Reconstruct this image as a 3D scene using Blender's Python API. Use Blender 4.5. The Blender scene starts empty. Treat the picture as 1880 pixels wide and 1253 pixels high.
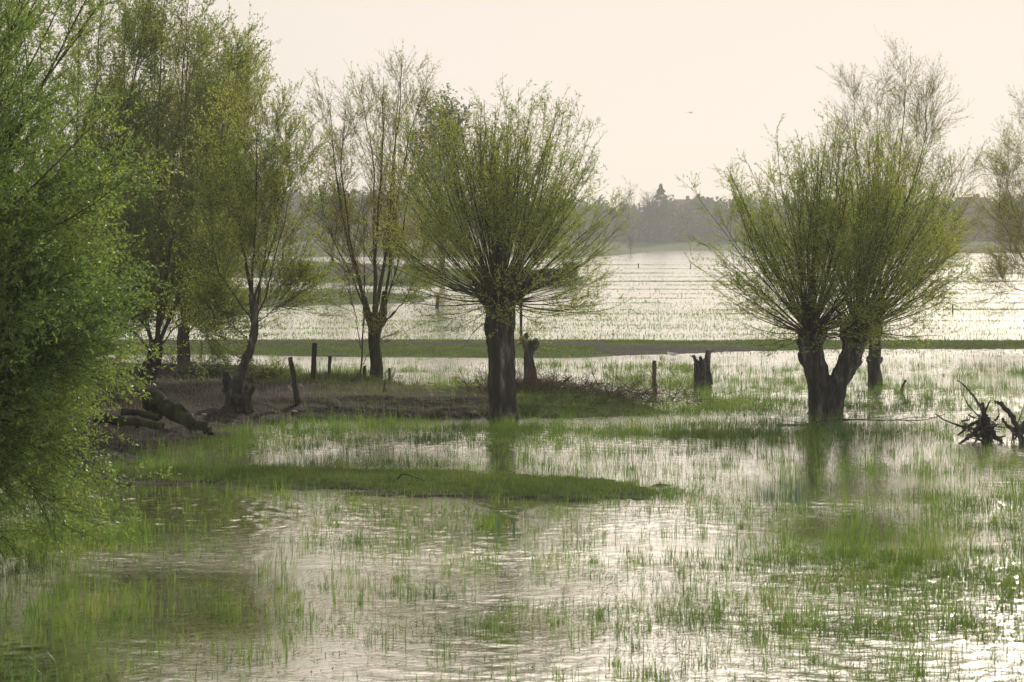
import bpy, bmesh, math
import numpy as np
from mathutils import Vector, noise as mnoise
C = bpy.context.scene.collection
S = bpy.context.scene
R = math.radians

# ------------------------------------------------------------------ camera, sky, sun, exposure
CAM_H, F, HY = 3.6, 4000.0, 437.0          # eye height, focal length in photo pixels, horizon row
cd = bpy.data.cameras.new('camera'); cam = bpy.data.objects.new('camera', cd); C.objects.link(cam)
cam.location = (0, 0, CAM_H); cam.rotation_euler = (R(90), 0, 0)
cd.sensor_width = 36; cd.lens = F/1880*36; cd.shift_y = -(626.5-HY)/1880
cd.clip_start = 0.5; cd.clip_end = 9000
cd.dof.use_dof = True; cd.dof.focus_distance = 46; cd.dof.aperture_fstop = 6.3
S.camera = cam

SUN_EL, SUN_AZ = R(29), R(17)
sdir = Vector((math.sin(SUN_AZ)*math.cos(SUN_EL), math.cos(SUN_AZ)*math.cos(SUN_EL), math.sin(SUN_EL)))
world = bpy.data.worlds.new('World'); S.world = world; world.use_nodes = True
nt = world.node_tree; nt.nodes.clear(); N = nt.nodes.new; L = nt.links.new
out = N('ShaderNodeOutputWorld'); bg = N('ShaderNodeBackground'); bg2 = N('ShaderNodeBackground'); add = N('ShaderNodeMixShader')
sky = N('ShaderNodeTexSky'); sky.sky_type = 'NISHITA'; sky.sun_disc = False
sky.sun_elevation = SUN_EL; sky.sun_rotation = SUN_AZ; sky.dust_density = 0.3; sky.air_density = 0.6
L(sky.outputs[0], bg.inputs[0]); bg.inputs[1].default_value = 0.05
tc = N('ShaderNodeTexCoord'); dot = N('ShaderNodeVectorMath'); dot.operation = 'DOT_PRODUCT'
L(tc.outputs['Generated'], dot.inputs[0]); dot.inputs[1].default_value = sdir
ramp = N('ShaderNodeValToRGB'); L(dot.outputs['Value'], ramp.inputs[0])   # thin high cloud lit from behind by the sun
e = ramp.color_ramp.elements
e[0].position = 0.0; e[0].color = (0.50, 0.51, 0.52, 1)
e[1].position = 1.0; e[1].color = (2.4, 2.2, 1.95, 1)
for p, c in ((0.5, (0.70, 0.66, 0.61)), (0.75, (0.82, 0.73, 0.64)), (0.86, (0.98, 0.85, 0.72)), (0.925, (1.0, 0.86, 0.72)), (0.938, (1.32, 1.15, 0.97)), (0.955, (1.6, 1.41, 1.2)), (0.985, (1.75, 1.6, 1.4))):
    k = e.new(p); k.color = (*c, 1)
L(ramp.outputs[0], bg2.inputs[0]); bg2.inputs[1].default_value = 1.0
add.inputs[0].default_value = 0.82; L(bg.outputs[0], add.inputs[1]); L(bg2.outputs[0], add.inputs[2]); L(add.outputs[0], out.inputs[0])
sl = bpy.data.lights.new('sun', 'SUN'); so = bpy.data.objects.new('sun', sl); C.objects.link(so)
sl.energy = 3.0; sl.angle = R(1.0); sl.color = (1.0, 0.9, 0.74); so.rotation_euler = sdir.to_track_quat('Z', 'Y').to_euler()
S.view_settings.view_transform = 'Standard'; S.view_settings.look = 'None'
S.view_settings.exposure = 0.17; S.view_settings.gamma = 1.0; S.view_settings.use_curve_mapping = False
S.cycles.max_bounces = 6; S.cycles.volume_bounces = 0; S.cycles.transparent_max_bounces = 8
S.cycles.diffuse_bounces = 3; S.cycles.glossy_bounces = 3; S.cycles.transmission_bounces = 3
S.cycles.sample_clamp_indirect = 6.0; S.cycles.use_denoising = True

def depth(py): return CAM_H*F/(py-HY)       # ground distance of a picture row
def W(px, py, D): return np.array(((px-940)/F*D, D, CAM_H+(HY-py)/F*D))
def G(px, py, z=0.0):
    D = (CAM_H-z)*F/(py-HY); return np.array(((px-940)/F*D, D, z))

# ------------------------------------------------------------------ helpers
def mesh_np(name, V, quads=None, tris=None, smooth=True):
    V = np.asarray(V, np.float32); me = bpy.data.meshes.new(name)
    q = np.zeros((0, 4), np.int32) if quads is None else np.asarray(quads, np.int32)
    t = np.zeros((0, 3), np.int32) if tris is None else np.asarray(tris, np.int32)
    me.vertices.add(len(V)); me.vertices.foreach_set('co', V.ravel())
    me.loops.add(q.size+t.size); me.loops.foreach_set('vertex_index', np.concatenate([q.ravel(), t.ravel()]))
    me.polygons.add(len(q)+len(t))
    st = np.concatenate([np.arange(len(q))*4, q.size+np.arange(len(t))*3]).astype(np.int32)
    me.polygons.foreach_set('loop_start', st)
    me.polygons.foreach_set('use_smooth', np.full(len(q)+len(t), smooth))
    me.update(calc_edges=True); return me
def tag(o, label=None, cat=None, group=None, kind=None):
    for k, v in (('label', label), ('category', cat), ('group', group), ('kind', kind)):
        if v: o[k] = v
    return o
def obj(name, me, mat, parent=None):
    o = bpy.data.objects.new(name, me); C.objects.link(o)
    if mat and not me.materials: me.materials.append(mat)
    if parent is not None:
        o.parent = parent; o.location = -Vector(parent.location)     # meshes are written in world space
    return o
def thing(name, label, cat, loc, group=None):
    o = bpy.data.objects.new(name, None); C.objects.link(o); o.empty_display_size = 0.3
    o.location = Vector([float(v) for v in loc]); return tag(o, label, cat, group)
class Acc:
    def __init__(s): s.V = []; s.Q = []; s.T = []; s.n = 0
    def add(s, V, Q=None, T=None):
        if len(V) == 0: return
        s.V.append(V)
        if Q is not None: s.Q.append(np.asarray(Q)+s.n)
        if T is not None: s.T.append(np.asarray(T)+s.n)
        s.n += len(V)
    def mesh(s, name, smooth=True):
        return mesh_np(name, np.concatenate(s.V), np.concatenate(s.Q) if s.Q else None, np.concatenate(s.T) if s.T else None, smooth)
def nz(v): return v/np.maximum(np.linalg.norm(v, axis=-1, keepdims=True), 1e-9)
def tubes(P, Rd, sides):
    """P [N,K,3], Rd [N,K] -> verts, quads"""
    n, K, _ = P.shape
    T = np.empty_like(P); T[:, 1:-1] = P[:, 2:]-P[:, :-2]; T[:, 0] = P[:, 1]-P[:, 0]; T[:, -1] = P[:, -1]-P[:, -2]
    T = nz(T); ref = np.where(np.abs(T[:, :1, 2:3]) > 0.7, np.array([[[1., 0.1, 0]]]), np.array([[[0.1, 0, 1.]]]))
    U = nz(np.cross(T, np.broadcast_to(ref, T.shape))); Vv = np.cross(T, U)
    a = np.arange(sides)*2*np.pi/sides
    ring = U[:, :, None]*np.cos(a)[:, None]+Vv[:, :, None]*np.sin(a)[:, None]
    V = (P[:, :, None]+ring*Rd[:, :, None, None]).reshape(-1, 3)
    b = (np.arange(n)[:, None, None]*K+np.arange(K-1)[None, :, None])*sides; j = np.arange(sides)[None, None]; j2 = (j+1) % sides
    Q = np.stack([b+j, b+j2, b+sides+j2, b+sides+j], -1).reshape(-1, 4)
    return V, Q
def shoot(rng, O, D, Ln, K, up=0.0, jit=0.05, droop=0.0):
    n = len(O); P = np.empty((n, K, 3)); P[:, 0] = O; d = nz(D); st = (Ln/(K-1))[:, None]
    for i in range(1, K):
        P[:, i] = P[:, i-1]+d*st
        g = np.array([0, 0, 1.])*(up-droop*(i/K)**2)
        d = nz(d+g+rng.normal(0, jit, (n, 3)))
    return P
def sample(P, t):
    """points and tangents at t (0..1) on polylines P [N,K,3], t [N]"""
    K = P.shape[1]; x = np.clip(t, 0, 0.9999)*(K-1); i = x.astype(int); f = (x-i)[:, None]; r = np.arange(len(P))
    a, b = P[r, i], P[r, i+1]; return a+(b-a)*f, nz(b-a)
def deflect(rng, T, ang):
    q = nz(np.cross(T, rng.normal(0, 1, T.shape))); a = ang[:, None]; return nz(T*np.cos(a)+q*np.sin(a))
def branch(rng, P, per, t0, t1, ang, Ln, K, up, jit, taper=0.6, droop=0.0):
    """per children on every polyline; Ln is (lo, hi) metres, shorter towards the tip by taper"""
    idx = np.repeat(np.arange(len(P)), per); t = rng.uniform(t0, t1, len(idx))
    o, T = sample(P[idx], t); d = deflect(rng, T, rng.uniform(*ang, len(idx)))
    ln = rng.uniform(*Ln, len(idx))*(1-taper*t)
    return shoot(rng, o, d, ln, K, up, jit, droop), t, idx
def plen(P): return np.linalg.norm(np.diff(P, axis=1), axis=2).sum(1)
def leaf_quads(rng, P, spacing, t0, ln, wd, ang=(0.4, 1.1), keep=1.0):
    cnt = np.maximum((plen(P)*(1-t0)/spacing*keep+rng.random(len(P))).astype(int), 0)
    idx = np.repeat(np.arange(len(P)), cnt)
    if len(idx) == 0: return np.zeros((0, 3)), np.zeros((0, 4), int)
    o, T = sample(P[idx], rng.uniform(t0, 1, len(idx))); d = deflect(rng, T, rng.uniform(*ang, len(idx)))
    s = nz(np.cross(d, rng.normal(0, 1, d.shape))); l = rng.uniform(*ln, len(idx))[:, None]; w = rng.uniform(*wd, len(idx))[:, None]
    V = np.stack([o, o+d*l*0.45+s*w*0.5, o+d*l, o+d*l*0.45-s*w*0.5], 1).reshape(-1, 3)
    return V, np.arange(len(V)).reshape(-1, 4)

def gnarl(parts, voxel=0.022, amp=0.03, bumps=(), seed=0, freq=7.0):
    """fuse capped limbs (list of (points, radii)) and knobs into one bark surface with vertical ridges"""
    bm = bmesh.new()
    for pts, rad in parts:
        pts = np.asarray(pts, float); rad = np.asarray(rad, float)
        k = 4; n = (len(pts)-1)*k+1; t = np.linspace(0, len(pts)-1, n)
        P = np.stack([np.interp(t, range(len(pts)), pts[:, c]) for c in range(3)], 1); r = np.interp(t, range(len(pts)), rad)
        V, Q = tubes(P[None], r[None], 14); vs = [bm.verts.new(v) for v in V]
        for q in Q: bm.faces.new([vs[i] for i in q])
        bm.faces.new(vs[:14][::-1]); bm.faces.new(vs[-14:])
    for c, r in bumps:
        m = bmesh.ops.create_icosphere(bm, subdivisions=2, radius=r)['verts']
        for v in m: v.co += Vector(c)
    bmesh.ops.recalc_face_normals(bm, faces=bm.faces)
    me = bpy.data.meshes.new('tmp'); bm.to_mesh(me); bm.free()
    o = bpy.data.objects.new('tmp', me); C.objects.link(o)
    md = o.modifiers.new('r', 'REMESH'); md.mode = 'VOXEL'; md.voxel_size = voxel
    dg = bpy.context.evaluated_depsgraph_get(); m2 = bpy.data.meshes.new_from_object(o.evaluated_get(dg))
    bpy.data.objects.remove(o); bpy.data.meshes.remove(me)
    s = Vector((seed*3.7, seed*1.3, seed)); nv = [v.normal.copy() for v in m2.vertices]
    for v, nn in zip(m2.vertices, nv):
        c = v.co
        a = mnoise.noise(Vector((c.x*freq, c.y*freq, c.z*freq*0.22))+s); b = mnoise.noise(Vector((c.x*freq*3.2, c.y*freq*3.2, c.z*freq*0.9))+s)
        g = mnoise.noise(Vector((c.x*3, c.y*3, c.z*2.2))+s)
        v.co = c+nn*(amp*(-abs(a)*2.2+0.5)+amp*0.45*b+amp*1.1*g)
    for p in m2.polygons: p.use_smooth = True
    return m2

# ------------------------------------------------------------------ materials
def mat(name): 
    m = bpy.data.materials.new(name); m.use_nodes = True; t = m.node_tree; t.nodes.clear()
    return m, t.nodes.new, t.links.new
def ramp_node(N, stops):
    r = N('ShaderNodeValToRGB'); e = r.color_ramp.elements
    e[0].position, e[0].color = stops[0][0], (*stops[0][1], 1); e[1].position, e[1].color = stops[-1][0], (*stops[-1][1], 1)
    for p, c in stops[1:-1]: k = e.new(p); k.color = (*c, 1)
    return r
def leaf_mat(name, stops, trans=0.45, rough=0.45, spec=0.12, ns=0.9):
    m, N, L = mat(name); g = N('ShaderNodeNewGeometry'); r = ramp_node(N, stops)
    tcn = N('ShaderNodeTexCoord'); nz_ = N('ShaderNodeTexNoise'); nz_.inputs['Scale'].default_value = ns; nz_.inputs['Detail'].default_value = 1
    L(g.outputs['Position'], nz_.inputs['Vector'])
    mx = N('ShaderNodeMath'); mx.operation = 'MULTIPLY_ADD'; L(g.outputs['Random Per Island'], mx.inputs[0]); mx.inputs[1].default_value = 0.6
    m2 = N('ShaderNodeMath'); m2.operation = 'MULTIPLY_ADD'; L(nz_.outputs[0], m2.inputs[0]); m2.inputs[1].default_value = 1.2; m2.inputs[2].default_value = -0.4
    L(m2.outputs[0], mx.inputs[2]); L(mx.outputs[0], r.inputs[0])
    d = N('ShaderNodeBsdfDiffuse'); t = N('ShaderNodeBsdfTranslucent'); gl = N('ShaderNodeBsdfGlossy'); gl.inputs['Roughness'].default_value = rough
    L(r.outputs[0], d.inputs[0]); gl.inputs[0].default_value = (0.8, 0.85, 0.8, 1)
    hs = N('ShaderNodeHueSaturation'); hs.inputs['Saturation'].default_value = 1.1; hs.inputs['Value'].default_value = 1.9; L(r.outputs[0], hs.inputs['Color']); L(hs.outputs[0], t.inputs[0])
    a = N('ShaderNodeMixShader'); a.inputs[0].default_value = trans; L(d.outputs[0], a.inputs[1]); L(t.outputs[0], a.inputs[2])
    b = N('ShaderNodeMixShader'); b.inputs[0].default_value = spec; L(a.outputs[0], b.inputs[1]); L(gl.outputs[0], b.inputs[2])
    o = N('ShaderNodeOutputMaterial'); L(b.outputs[0], o.inputs[0]); return m
def bark_mat(name, stops, scale=6.0, bump=0.5, stretch=0.2, rough=0.9):
    m, N, L = mat(name); g = N('ShaderNodeNewGeometry'); mp = N('ShaderNodeMapping'); L(g.outputs['Position'], mp.inputs[0]); mp.inputs['Scale'].default_value = (1, 1, stretch)
    n1 = N('ShaderNodeTexNoise'); n1.inputs['Scale'].default_value = scale; n1.inputs['Detail'].default_value = 5; n1.inputs['Roughness'].default_value = 0.65; L(mp.outputs[0], n1.inputs[0])
    n2 = N('ShaderNodeTexNoise'); n2.inputs['Scale'].default_value = scale*5; n2.inputs['Detail'].default_value = 3; L(mp.outputs[0], n2.inputs[0])
    r = ramp_node(N, stops); L(n1.outputs[0], r.inputs[0]); bp = N('ShaderNodeBump'); bp.inputs['Strength'].default_value = bump; bp.inputs['Distance'].default_value = 0.04
    L(n2.outputs[0], bp.inputs['Height']); p = N('ShaderNodeBsdfPrincipled'); L(r.outputs[0], p.inputs['Base Color']); L(bp.outputs[0], p.inputs['Normal'])
    p.inputs['Roughness'].default_value = rough; p.inputs['Specular IOR Level'].default_value = 0.2
    o = N('ShaderNodeOutputMaterial'); L(p.outputs[0], o.inputs[0]); return m
M = {}
M['bark'] = bark_mat('willow_bark', ((0.3, (0.022, 0.019, 0.015)), (0.47, (0.042, 0.037, 0.03)), (0.58, (0.09, 0.08, 0.068)), (0.70, (0.24, 0.225, 0.20))))
M['bark_moss'] = bark_mat('mossy_bark', ((0.35, (0.014, 0.012, 0.009)), (0.5, (0.03, 0.032, 0.014)), (0.7, (0.065, 0.075, 0.022))))
M['deadwood'] = bark_mat('weathered_dead_wood', ((0.3, (0.022, 0.019, 0.016)), (0.5, (0.055, 0.048, 0.042)), (0.7, (0.19, 0.175, 0.16))), 9)
M['post'] = bark_mat('fence_post_wood', ((0.3, (0.035, 0.028, 0.02)), (0.55, (0.08, 0.065, 0.045)), (0.75, (0.14, 0.12, 0.09))), 12)
M['twig'] = bark_mat('twig_bark', ((0.3, (0.045, 0.04, 0.024)), (0.7, (0.10, 0.085, 0.052))), 3, 0.0)
M['twig_olive'] = bark_mat('young_twig_bark', ((0.3, (0.05, 0.045, 0.02)), (0.7, (0.12, 0.10, 0.05))), 3, 0.0)
M['twig_red'] = bark_mat('reddish_twig_bark', ((0.3, (0.09, 0.07, 0.058)), (0.7, (0.17, 0.135, 0.11))), 3, 0.0)
M['twig_dead'] = bark_mat('dead_bramble_stems', ((0.3, (0.07, 0.05, 0.035)), (0.7, (0.17, 0.125, 0.085))), 3, 0.0)
M['leaf'] = leaf_mat('willow_leaf', ((0.1, (0.10, 0.155, 0.03)), (0.5, (0.21, 0.26, 0.055)), (0.9, (0.34, 0.345, 0.09))), 0.5, 0.45, 0.03)
M['leaf_left'] = leaf_mat('dense_willow_leaf', ((0.1, (0.07, 0.125, 0.03)), (0.5, (0.125, 0.19, 0.043)), (0.9, (0.23, 0.26, 0.06))), 0.5, 0.4, 0.06)
M['leaf_olive'] = leaf_mat('catkin_yellow_leaf', ((0.1, (0.12, 0.15, 0.025)), (0.5, (0.22, 0.23, 0.045)), (0.9, (0.32, 0.28, 0.07))), 0.5, 0.45, 0.03)
M['leaf_brown'] = leaf_mat('reddish_young_leaf', ((0.1, (0.09, 0.14, 0.03)), (0.5, (0.17, 0.225, 0.05)), (0.9, (0.27, 0.25, 0.09))), 0.5, 0.45, 0.04)
M['leaf_far'] = leaf_mat('far_foliage', ((0.15, (0.04, 0.06, 0.025)), (0.5, (0.065, 0.105, 0.03)), (0.9, (0.10, 0.145, 0.04))), 0.2, 0.6, 0.0)
M['leaf_wood'] = leaf_mat('far_wood_foliage', ((0.2, (0.05, 0.06, 0.035)), (0.45, (0.065, 0.09, 0.035)), (0.7, (0.11, 0.16, 0.05)), (0.9, (0.13, 0.12, 0.09))), 0.2, 0.6, 0.0, 0.07)
M['blade'] = leaf_mat('grass_blade', ((0.1, (0.045, 0.078, 0.02)), (0.5, (0.082, 0.135, 0.024)), (0.85, (0.135, 0.19, 0.038)), (1.0, (0.24, 0.20, 0.09))), 0.5, 0.35, 0.04)
M['blade_bank'] = leaf_mat('bank_grass_blade', ((0.1, (0.045, 0.08, 0.016)), (0.5, (0.085, 0.125, 0.026)), (0.85, (0.13, 0.165, 0.04)), (1.0, (0.20, 0.16, 0.07))), 0.4, 0.4, 0.04)
M['float'] = leaf_mat('floating_leaf', ((0.1, (0.035, 0.04, 0.018)), (0.5, (0.07, 0.075, 0.03)), (0.85, (0.12, 0.12, 0.05)), (1.0, (0.24, 0.20, 0.11))), 0.25, 0.4, 0.0)
M['reed'] = leaf_mat('dark_reed_blade', ((0.1, (0.025, 0.06, 0.025)), (0.9, (0.05, 0.10, 0.035))), 0.3)
M['blade_dry'] = leaf_mat('dry_grass_blade', ((0.1, (0.12, 0.085, 0.055)), (0.9, (0.26, 0.20, 0.13))), 0.4)
def plain(name, c, rough=0.7):
    m, N, L = mat(name); p = N('ShaderNodeBsdfPrincipled'); n = N('ShaderNodeTexNoise'); n.inputs['Scale'].default_value = 8
    r = ramp_node(N, ((0.3, tuple(v*0.8 for v in c)), (0.7, tuple(min(v*1.15, 1) for v in c)))); L(n.outputs[0], r.inputs[0]); L(r.outputs[0], p.inputs['Base Color'])
    p.inputs['Roughness'].default_value = rough; o = N('ShaderNodeOutputMaterial'); L(p.outputs[0], o.inputs[0]); return m
M['white_feather'] = plain('white_feather', (0.75, 0.75, 0.74)); M['grey_feather'] = plain('grey_feather', (0.3, 0.31, 0.33)); M['beak'] = plain('yellow_beak', (0.6, 0.35, 0.05))
M['petal'] = plain('yellow_petal', (0.85, 0.55, 0.02)); M['tile'] = plain('dark_red_roof_tile', (0.16, 0.07, 0.05)); M['render'] = plain('pale_house_render', (0.45, 0.42, 0.37))
M['path'] = plain('pale_gravel_path', (0.33, 0.31, 0.28), 0.95)

# water: thin brownish flood over grass, small wind ripples
m, N, L = mat('flood_water'); g = N('ShaderNodeNewGeometry')
def wav(scale, det, sx, dist, prev=None, src='POS', rough=0.5):
    mp = N('ShaderNodeMapping'); L(g.outputs['Position'], mp.inputs[0]); mp.inputs['Scale'].default_value = (sx, 1, 1); mp.inputs['Rotation'].default_value = (0, 0, 0.12)
    t = N('ShaderNodeTexNoise'); t.inputs['Scale'].default_value = scale; t.inputs['Detail'].default_value = det; t.inputs['Roughness'].default_value = rough; L(mp.outputs[0], t.inputs[0])
    return t
w1 = wav(20.0, 4, 0.45, 0, rough=0.6); w2 = wav(1.3, 2, 0.7, 0); w3 = wav(0.16, 3, 0.5, 0)
# ripples come in wind patches: calm pools and ruffled areas
pr = ramp_node(N, ((0.38, (0.25,)*3), (0.62, (1.0,)*3))); L(w3.outputs[0], pr.inputs[0])
mu = N('ShaderNodeMath'); mu.operation = 'MULTIPLY'; L(w1.outputs[0], mu.inputs[0]); L(pr.outputs[0], mu.inputs[1])
b1 = N('ShaderNodeBump'); b1.inputs['Strength'].default_value = 1.0; b1.inputs['Distance'].default_value = 0.0085; L(mu.outputs[0], b1.inputs['Height'])
b2 = N('ShaderNodeBump'); b2.inputs['Strength'].default_value = 1.0; b2.inputs['Distance'].default_value = 0.004; L(w2.outputs[0], b2.inputs['Height']); L(b2.outputs[0], b1.inputs['Normal'])
df = N('ShaderNodeBsdfDiffuse'); mud = ramp_node(N, ((0.35, (0.045, 0.04, 0.02)), (0.65, (0.09, 0.085, 0.038)))); w4 = wav(2.5, 4, 0.6, 0, rough=0.7)
L(w4.outputs[0], mud.inputs[0]); L(mud.outputs[0], df.inputs[0])
gl = N('ShaderNodeBsdfGlossy'); sp = N('ShaderNodeSeparateXYZ'); L(g.outputs['Position'], sp.inputs[0]); mr = N('ShaderNodeMapRange'); L(sp.outputs['Y'], mr.inputs[0])
for k_, v_ in ((1, 20.0), (2, 90.0), (3, 0.07), (4, 0.13)): mr.inputs[k_].default_value = v_
L(mr.outputs[0], gl.inputs['Roughness']); gl.inputs[0].default_value = (1, 0.985, 0.95, 1); L(b1.outputs[0], gl.inputs['Normal'])
fr = N('ShaderNodeFresnel'); fr.inputs[0].default_value = 1.6
fm = N('ShaderNodeMath'); fm.operation = 'MULTIPLY_ADD'; fm.use_clamp = True; fm.inputs[1].default_value = 0.45; fm.inputs[2].default_value = 0.86; L(fr.outputs[0], fm.inputs[0])
mx = N('ShaderNodeMixShader'); L(fm.outputs[0], mx.inputs[0]); L(df.outputs[0], mx.inputs[1]); L(gl.outputs[0], mx.inputs[2])
o = N('ShaderNodeOutputMaterial'); L(mx.outputs[0], o.inputs[0]); M['water'] = m

# ground: grass or mud by a stored surface kind, broken up by noise
m, N, L = mat('marsh_ground'); g = N('ShaderNodeNewGeometry'); at = N('ShaderNodeAttribute'); at.attribute_name = 'mud'
n1 = N('ShaderNodeTexNoise'); n1.inputs['Scale'].default_value = 1.6; n1.inputs['Detail'].default_value = 6; n1.inputs['Roughness'].default_value = 0.7
mp = N('ShaderNodeMapping'); mp.inputs['Scale'].default_value = (0.45, 1, 1); L(g.outputs['Position'], mp.inputs[0]); L(mp.outputs[0], n1.inputs[0])
ad = N('ShaderNodeMath'); ad.operation = 'MULTIPLY_ADD'; L(n1.outputs[0], ad.inputs[0]); ad.inputs[1].default_value = 1.2; ad.inputs[2].default_value = -0.6
ad2 = N('ShaderNodeMath'); ad2.operation = 'ADD'; L(ad.outputs[0], ad2.inputs[0]); L(at.outputs['Fac'], ad2.inputs[1])
st = ramp_node(N, ((0.42, (0,)*3), (0.58, (1,)*3))); L(ad2.outputs[0], st.inputs[0])
n2 = N('ShaderNodeTexNoise'); n2.inputs['Scale'].default_value = 7; n2.inputs['Detail'].default_value = 5; L(mp.outputs[0], n2.inputs[0])
ca = ramp_node(N, ((0.3, (0.035, 0.055, 0.016)), (0.7, (0.085, 0.115, 0.03)))); cb = ramp_node(N, ((0.3, (0.014, 0.012, 0.010)), (0.6, (0.038, 0.033, 0.028)), (0.78, (0.10, 0.09, 0.08))))
L(n2.outputs[0], ca.inputs[0]); L(n2.outputs[0], cb.inputs[0]); mc = N('ShaderNodeMixRGB'); L(st.outputs[0], mc.inputs[0]); L(ca.outputs[0], mc.inputs[1]); L(cb.outputs[0], mc.inputs[2])
p = N('ShaderNodeBsdfPrincipled'); p.inputs['Roughness'].default_value = 0.95; p.inputs['Specular IOR Level'].default_value = 0.1; L(mc.outputs[0], p.inputs['Base Color'])
bp = N('ShaderNodeBump'); bp.inputs['Distance'].default_value = 0.08; bp.inputs['Strength'].default_value = 0.8; L(n2.outputs[0], bp.inputs['Height']); L(bp.outputs[0], p.inputs['Normal'])
o = N('ShaderNodeOutputMaterial'); L(p.outputs[0], o.inputs[0]); M['ground'] = m

# ------------------------------------------------------------------ numpy value noise
_g = np.random.default_rng(5).random((256, 256))
def vn(x, y, s, ox=0.0):
    x = x/s+ox; y = y/s+ox*1.7; xi = np.floor(x).astype(int); yi = np.floor(y).astype(int); fx = x-xi; fy = y-yi
    fx = fx*fx*(3-2*fx); fy = fy*fy*(3-2*fy); a = _g[xi % 256, yi % 256]; b = _g[(xi+1) % 256, yi % 256]; c = _g[xi % 256, (yi+1) % 256]; d = _g[(xi+1) % 256, (yi+1) % 256]
    return (a*(1-fx)+b*fx)*(1-fy)+(c*(1-fx)+d*fx)*fy
def fbm(x, y, s, o=0.0): return vn(x, y, s, o)*0.5+vn(x, y, s/2.1, o+9)*0.3+vn(x, y, s/4.7, o+21)*0.2

# ------------------------------------------------------------------ terrain heights (metres; the flood stands at 0)
def poly(pts): return np.array([G(a, b)[:2] for a, b in pts])
def sdf(poly_, x, y):
    """signed distance, positive inside"""
    d = np.full(x.shape, 1e9); ins = np.zeros(x.shape, bool); n = len(poly_)
    for i in range(n):
        x1, y1 = poly_[i]; x2, y2 = poly_[(i+1) % n]; ex, ey = x2-x1, y2-y1
        t = np.clip(((x-x1)*ex+(y-y1)*ey)/(ex*ex+ey*ey+1e-12), 0, 1); d = np.minimum(d, (x-x1-t*ex)**2+(y-y1-t*ey)**2)
        c = (y1 > y) != (y2 > y); ins ^= c & (x < (x2-x1)*(y-y1)/((y2-y1)+1e-12)+x1)
    d = np.sqrt(d); return np.where(ins, d, -d)
A = poly([(-700, 856), (150, 864), (380, 860), (600, 859), (800, 865), (1000, 877), (1080, 884), (1160, 896), (1180, 906), (1140, 915), (1060, 920), (900, 914), (700, 907), (500, 898), (350, 890), (180, 884), (-700, 890)])
A2 = poly([(-900, 700), (60, 700), (240, 735), (300, 770), (400, 790), (430, 800), (330, 815), (260, 840), (220, 856), (-600, 880)])
B = poly([(-900, 668), (200, 672), (300, 686), (420, 690), (520, 692), (600, 706), (700, 712), (780, 726), (860, 736), (940, 738), (1040, 742), (1150, 748), (1215, 757), (1150, 763), (1000, 766), (850, 768), (700, 769), (560, 772), (450, 782), (380, 797), (200, 810), (-900, 860)])
Cb = poly([(-1500, 655), (0, 652), (360, 652), (600, 655), (900, 657), (1060, 657), (1200, 652), (1330, 647), (1500, 642), (1880, 641), (3300, 641), (3300, 628), (1880, 629), (1000, 628), (0, 628), (-1500, 628)])
I1 = poly([(-2500, 563), (200, 566), (480, 566), (560, 562), (680, 560), (760, 556), (800, 548), (760, 540), (600, 538), (300, 530), (-2500, 530)])
I2 = poly([(-2500, 500), (400, 512), (520, 510), (640, 524), (760, 528), (870, 525), (960, 524), (1060, 525), (1075, 518), (1060, 508), (900, 500), (700, 486), (600, 481), (400, 480), (-2500, 478)])
I3 = poly([(-8000, 470), (500, 471), (900, 474), (1060, 474), (1120, 470), (1190, 463), (1230, 461), (1500, 460.5), (1700, 461.5), (1760, 465), (9000, 465), (9000, 441.8), (-8000, 441.8)])
def terrain(x, y):
    n = (fbm(x, y, 3.0)-0.5); nl = fbm(x*0.35, y, 1.6, 3)-0.5
    h = np.full(x.shape, -0.35); mudm = np.full(x.shape, 0.0)
    def isle(P, top, ramp_, edge, mud=0.0, mudfn=None):
        nonlocal h, mudm
        s = sdf(P, x, y)+nl*edge+(fbm(x, y, 0.45, 7)-0.5)*edge*0.7*(y < 60); hh = np.clip(s/ramp_, -1, 1); hh = np.where(hh > 0, hh*top, hh*0.35)+np.where(hh > 0.1, n*0.10*np.clip(top*4, 0.2, 1), 0)
        b = hh > h; h = np.where(b, hh, h); mudm = np.where(b, mud if mudfn is None else mudfn(s), mudm)
    isle(A, 0.10, 0.9, 1.6, 0.05, lambda s: np.where(s < 0.35, 0.55, 0.1)+0.3*(x < -5.5))
    isle(A2, 0.35, 2.0, 1.2, 1.0)
    isle(B, 0.34, 1.3, 0.9, 0, lambda s: np.where(x < -4.2, 0.9, np.where(x < -0.3, 0.62, 0.1))-0.8*np.clip((y-47.5)/4, 0, 1)*(x > -6)+0.1)
    isle(Cb, 0.14, 2.0, 0.8, 0, lambda s: np.maximum.reduce([np.exp(-((y-71.0)/1.3)**4)*(x < 3)*0.95, np.exp(-((y-65.0)/1.6)**4)*(x < -5)*0.95, np.exp(-((y-68.8-nl)/2.0)**4)*np.clip((x-2.2)/.8, 0, 1)*np.clip((9.8-x)/3, 0, 1)*1.1]))
    isle(I1, 0.3, 8.0, 3.0, 0.0); isle(I2, 0.5, 12, 6.0, 0, lambda s: 0.9*(np.abs(y-213) < 18)*(x < -12)); isle(I3, 2.4, 45, 8.0, 0.0)
    # the camera's own dike, behind the picture's lower edge
    h = np.maximum(h, np.clip((9.0-y)/4.5, -0.2, 1)*1.9-0.001)
    return h, mudm
ys = np.concatenate([np.arange(-13, 24, 1.0), np.arange(24, 60, 0.09), np.arange(60, 82, 0.16), np.geomspace(82, 260, 130), np.geomspace(262, 700, 110), np.geomspace(720, 5200, 25)])
ts = np.concatenate([np.linspace(-2.6, -0.27, 24)[:-1], np.linspace(-0.27, 0.24, 620), np.linspace(0.24, 2.6, 24)[1:]])
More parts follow.
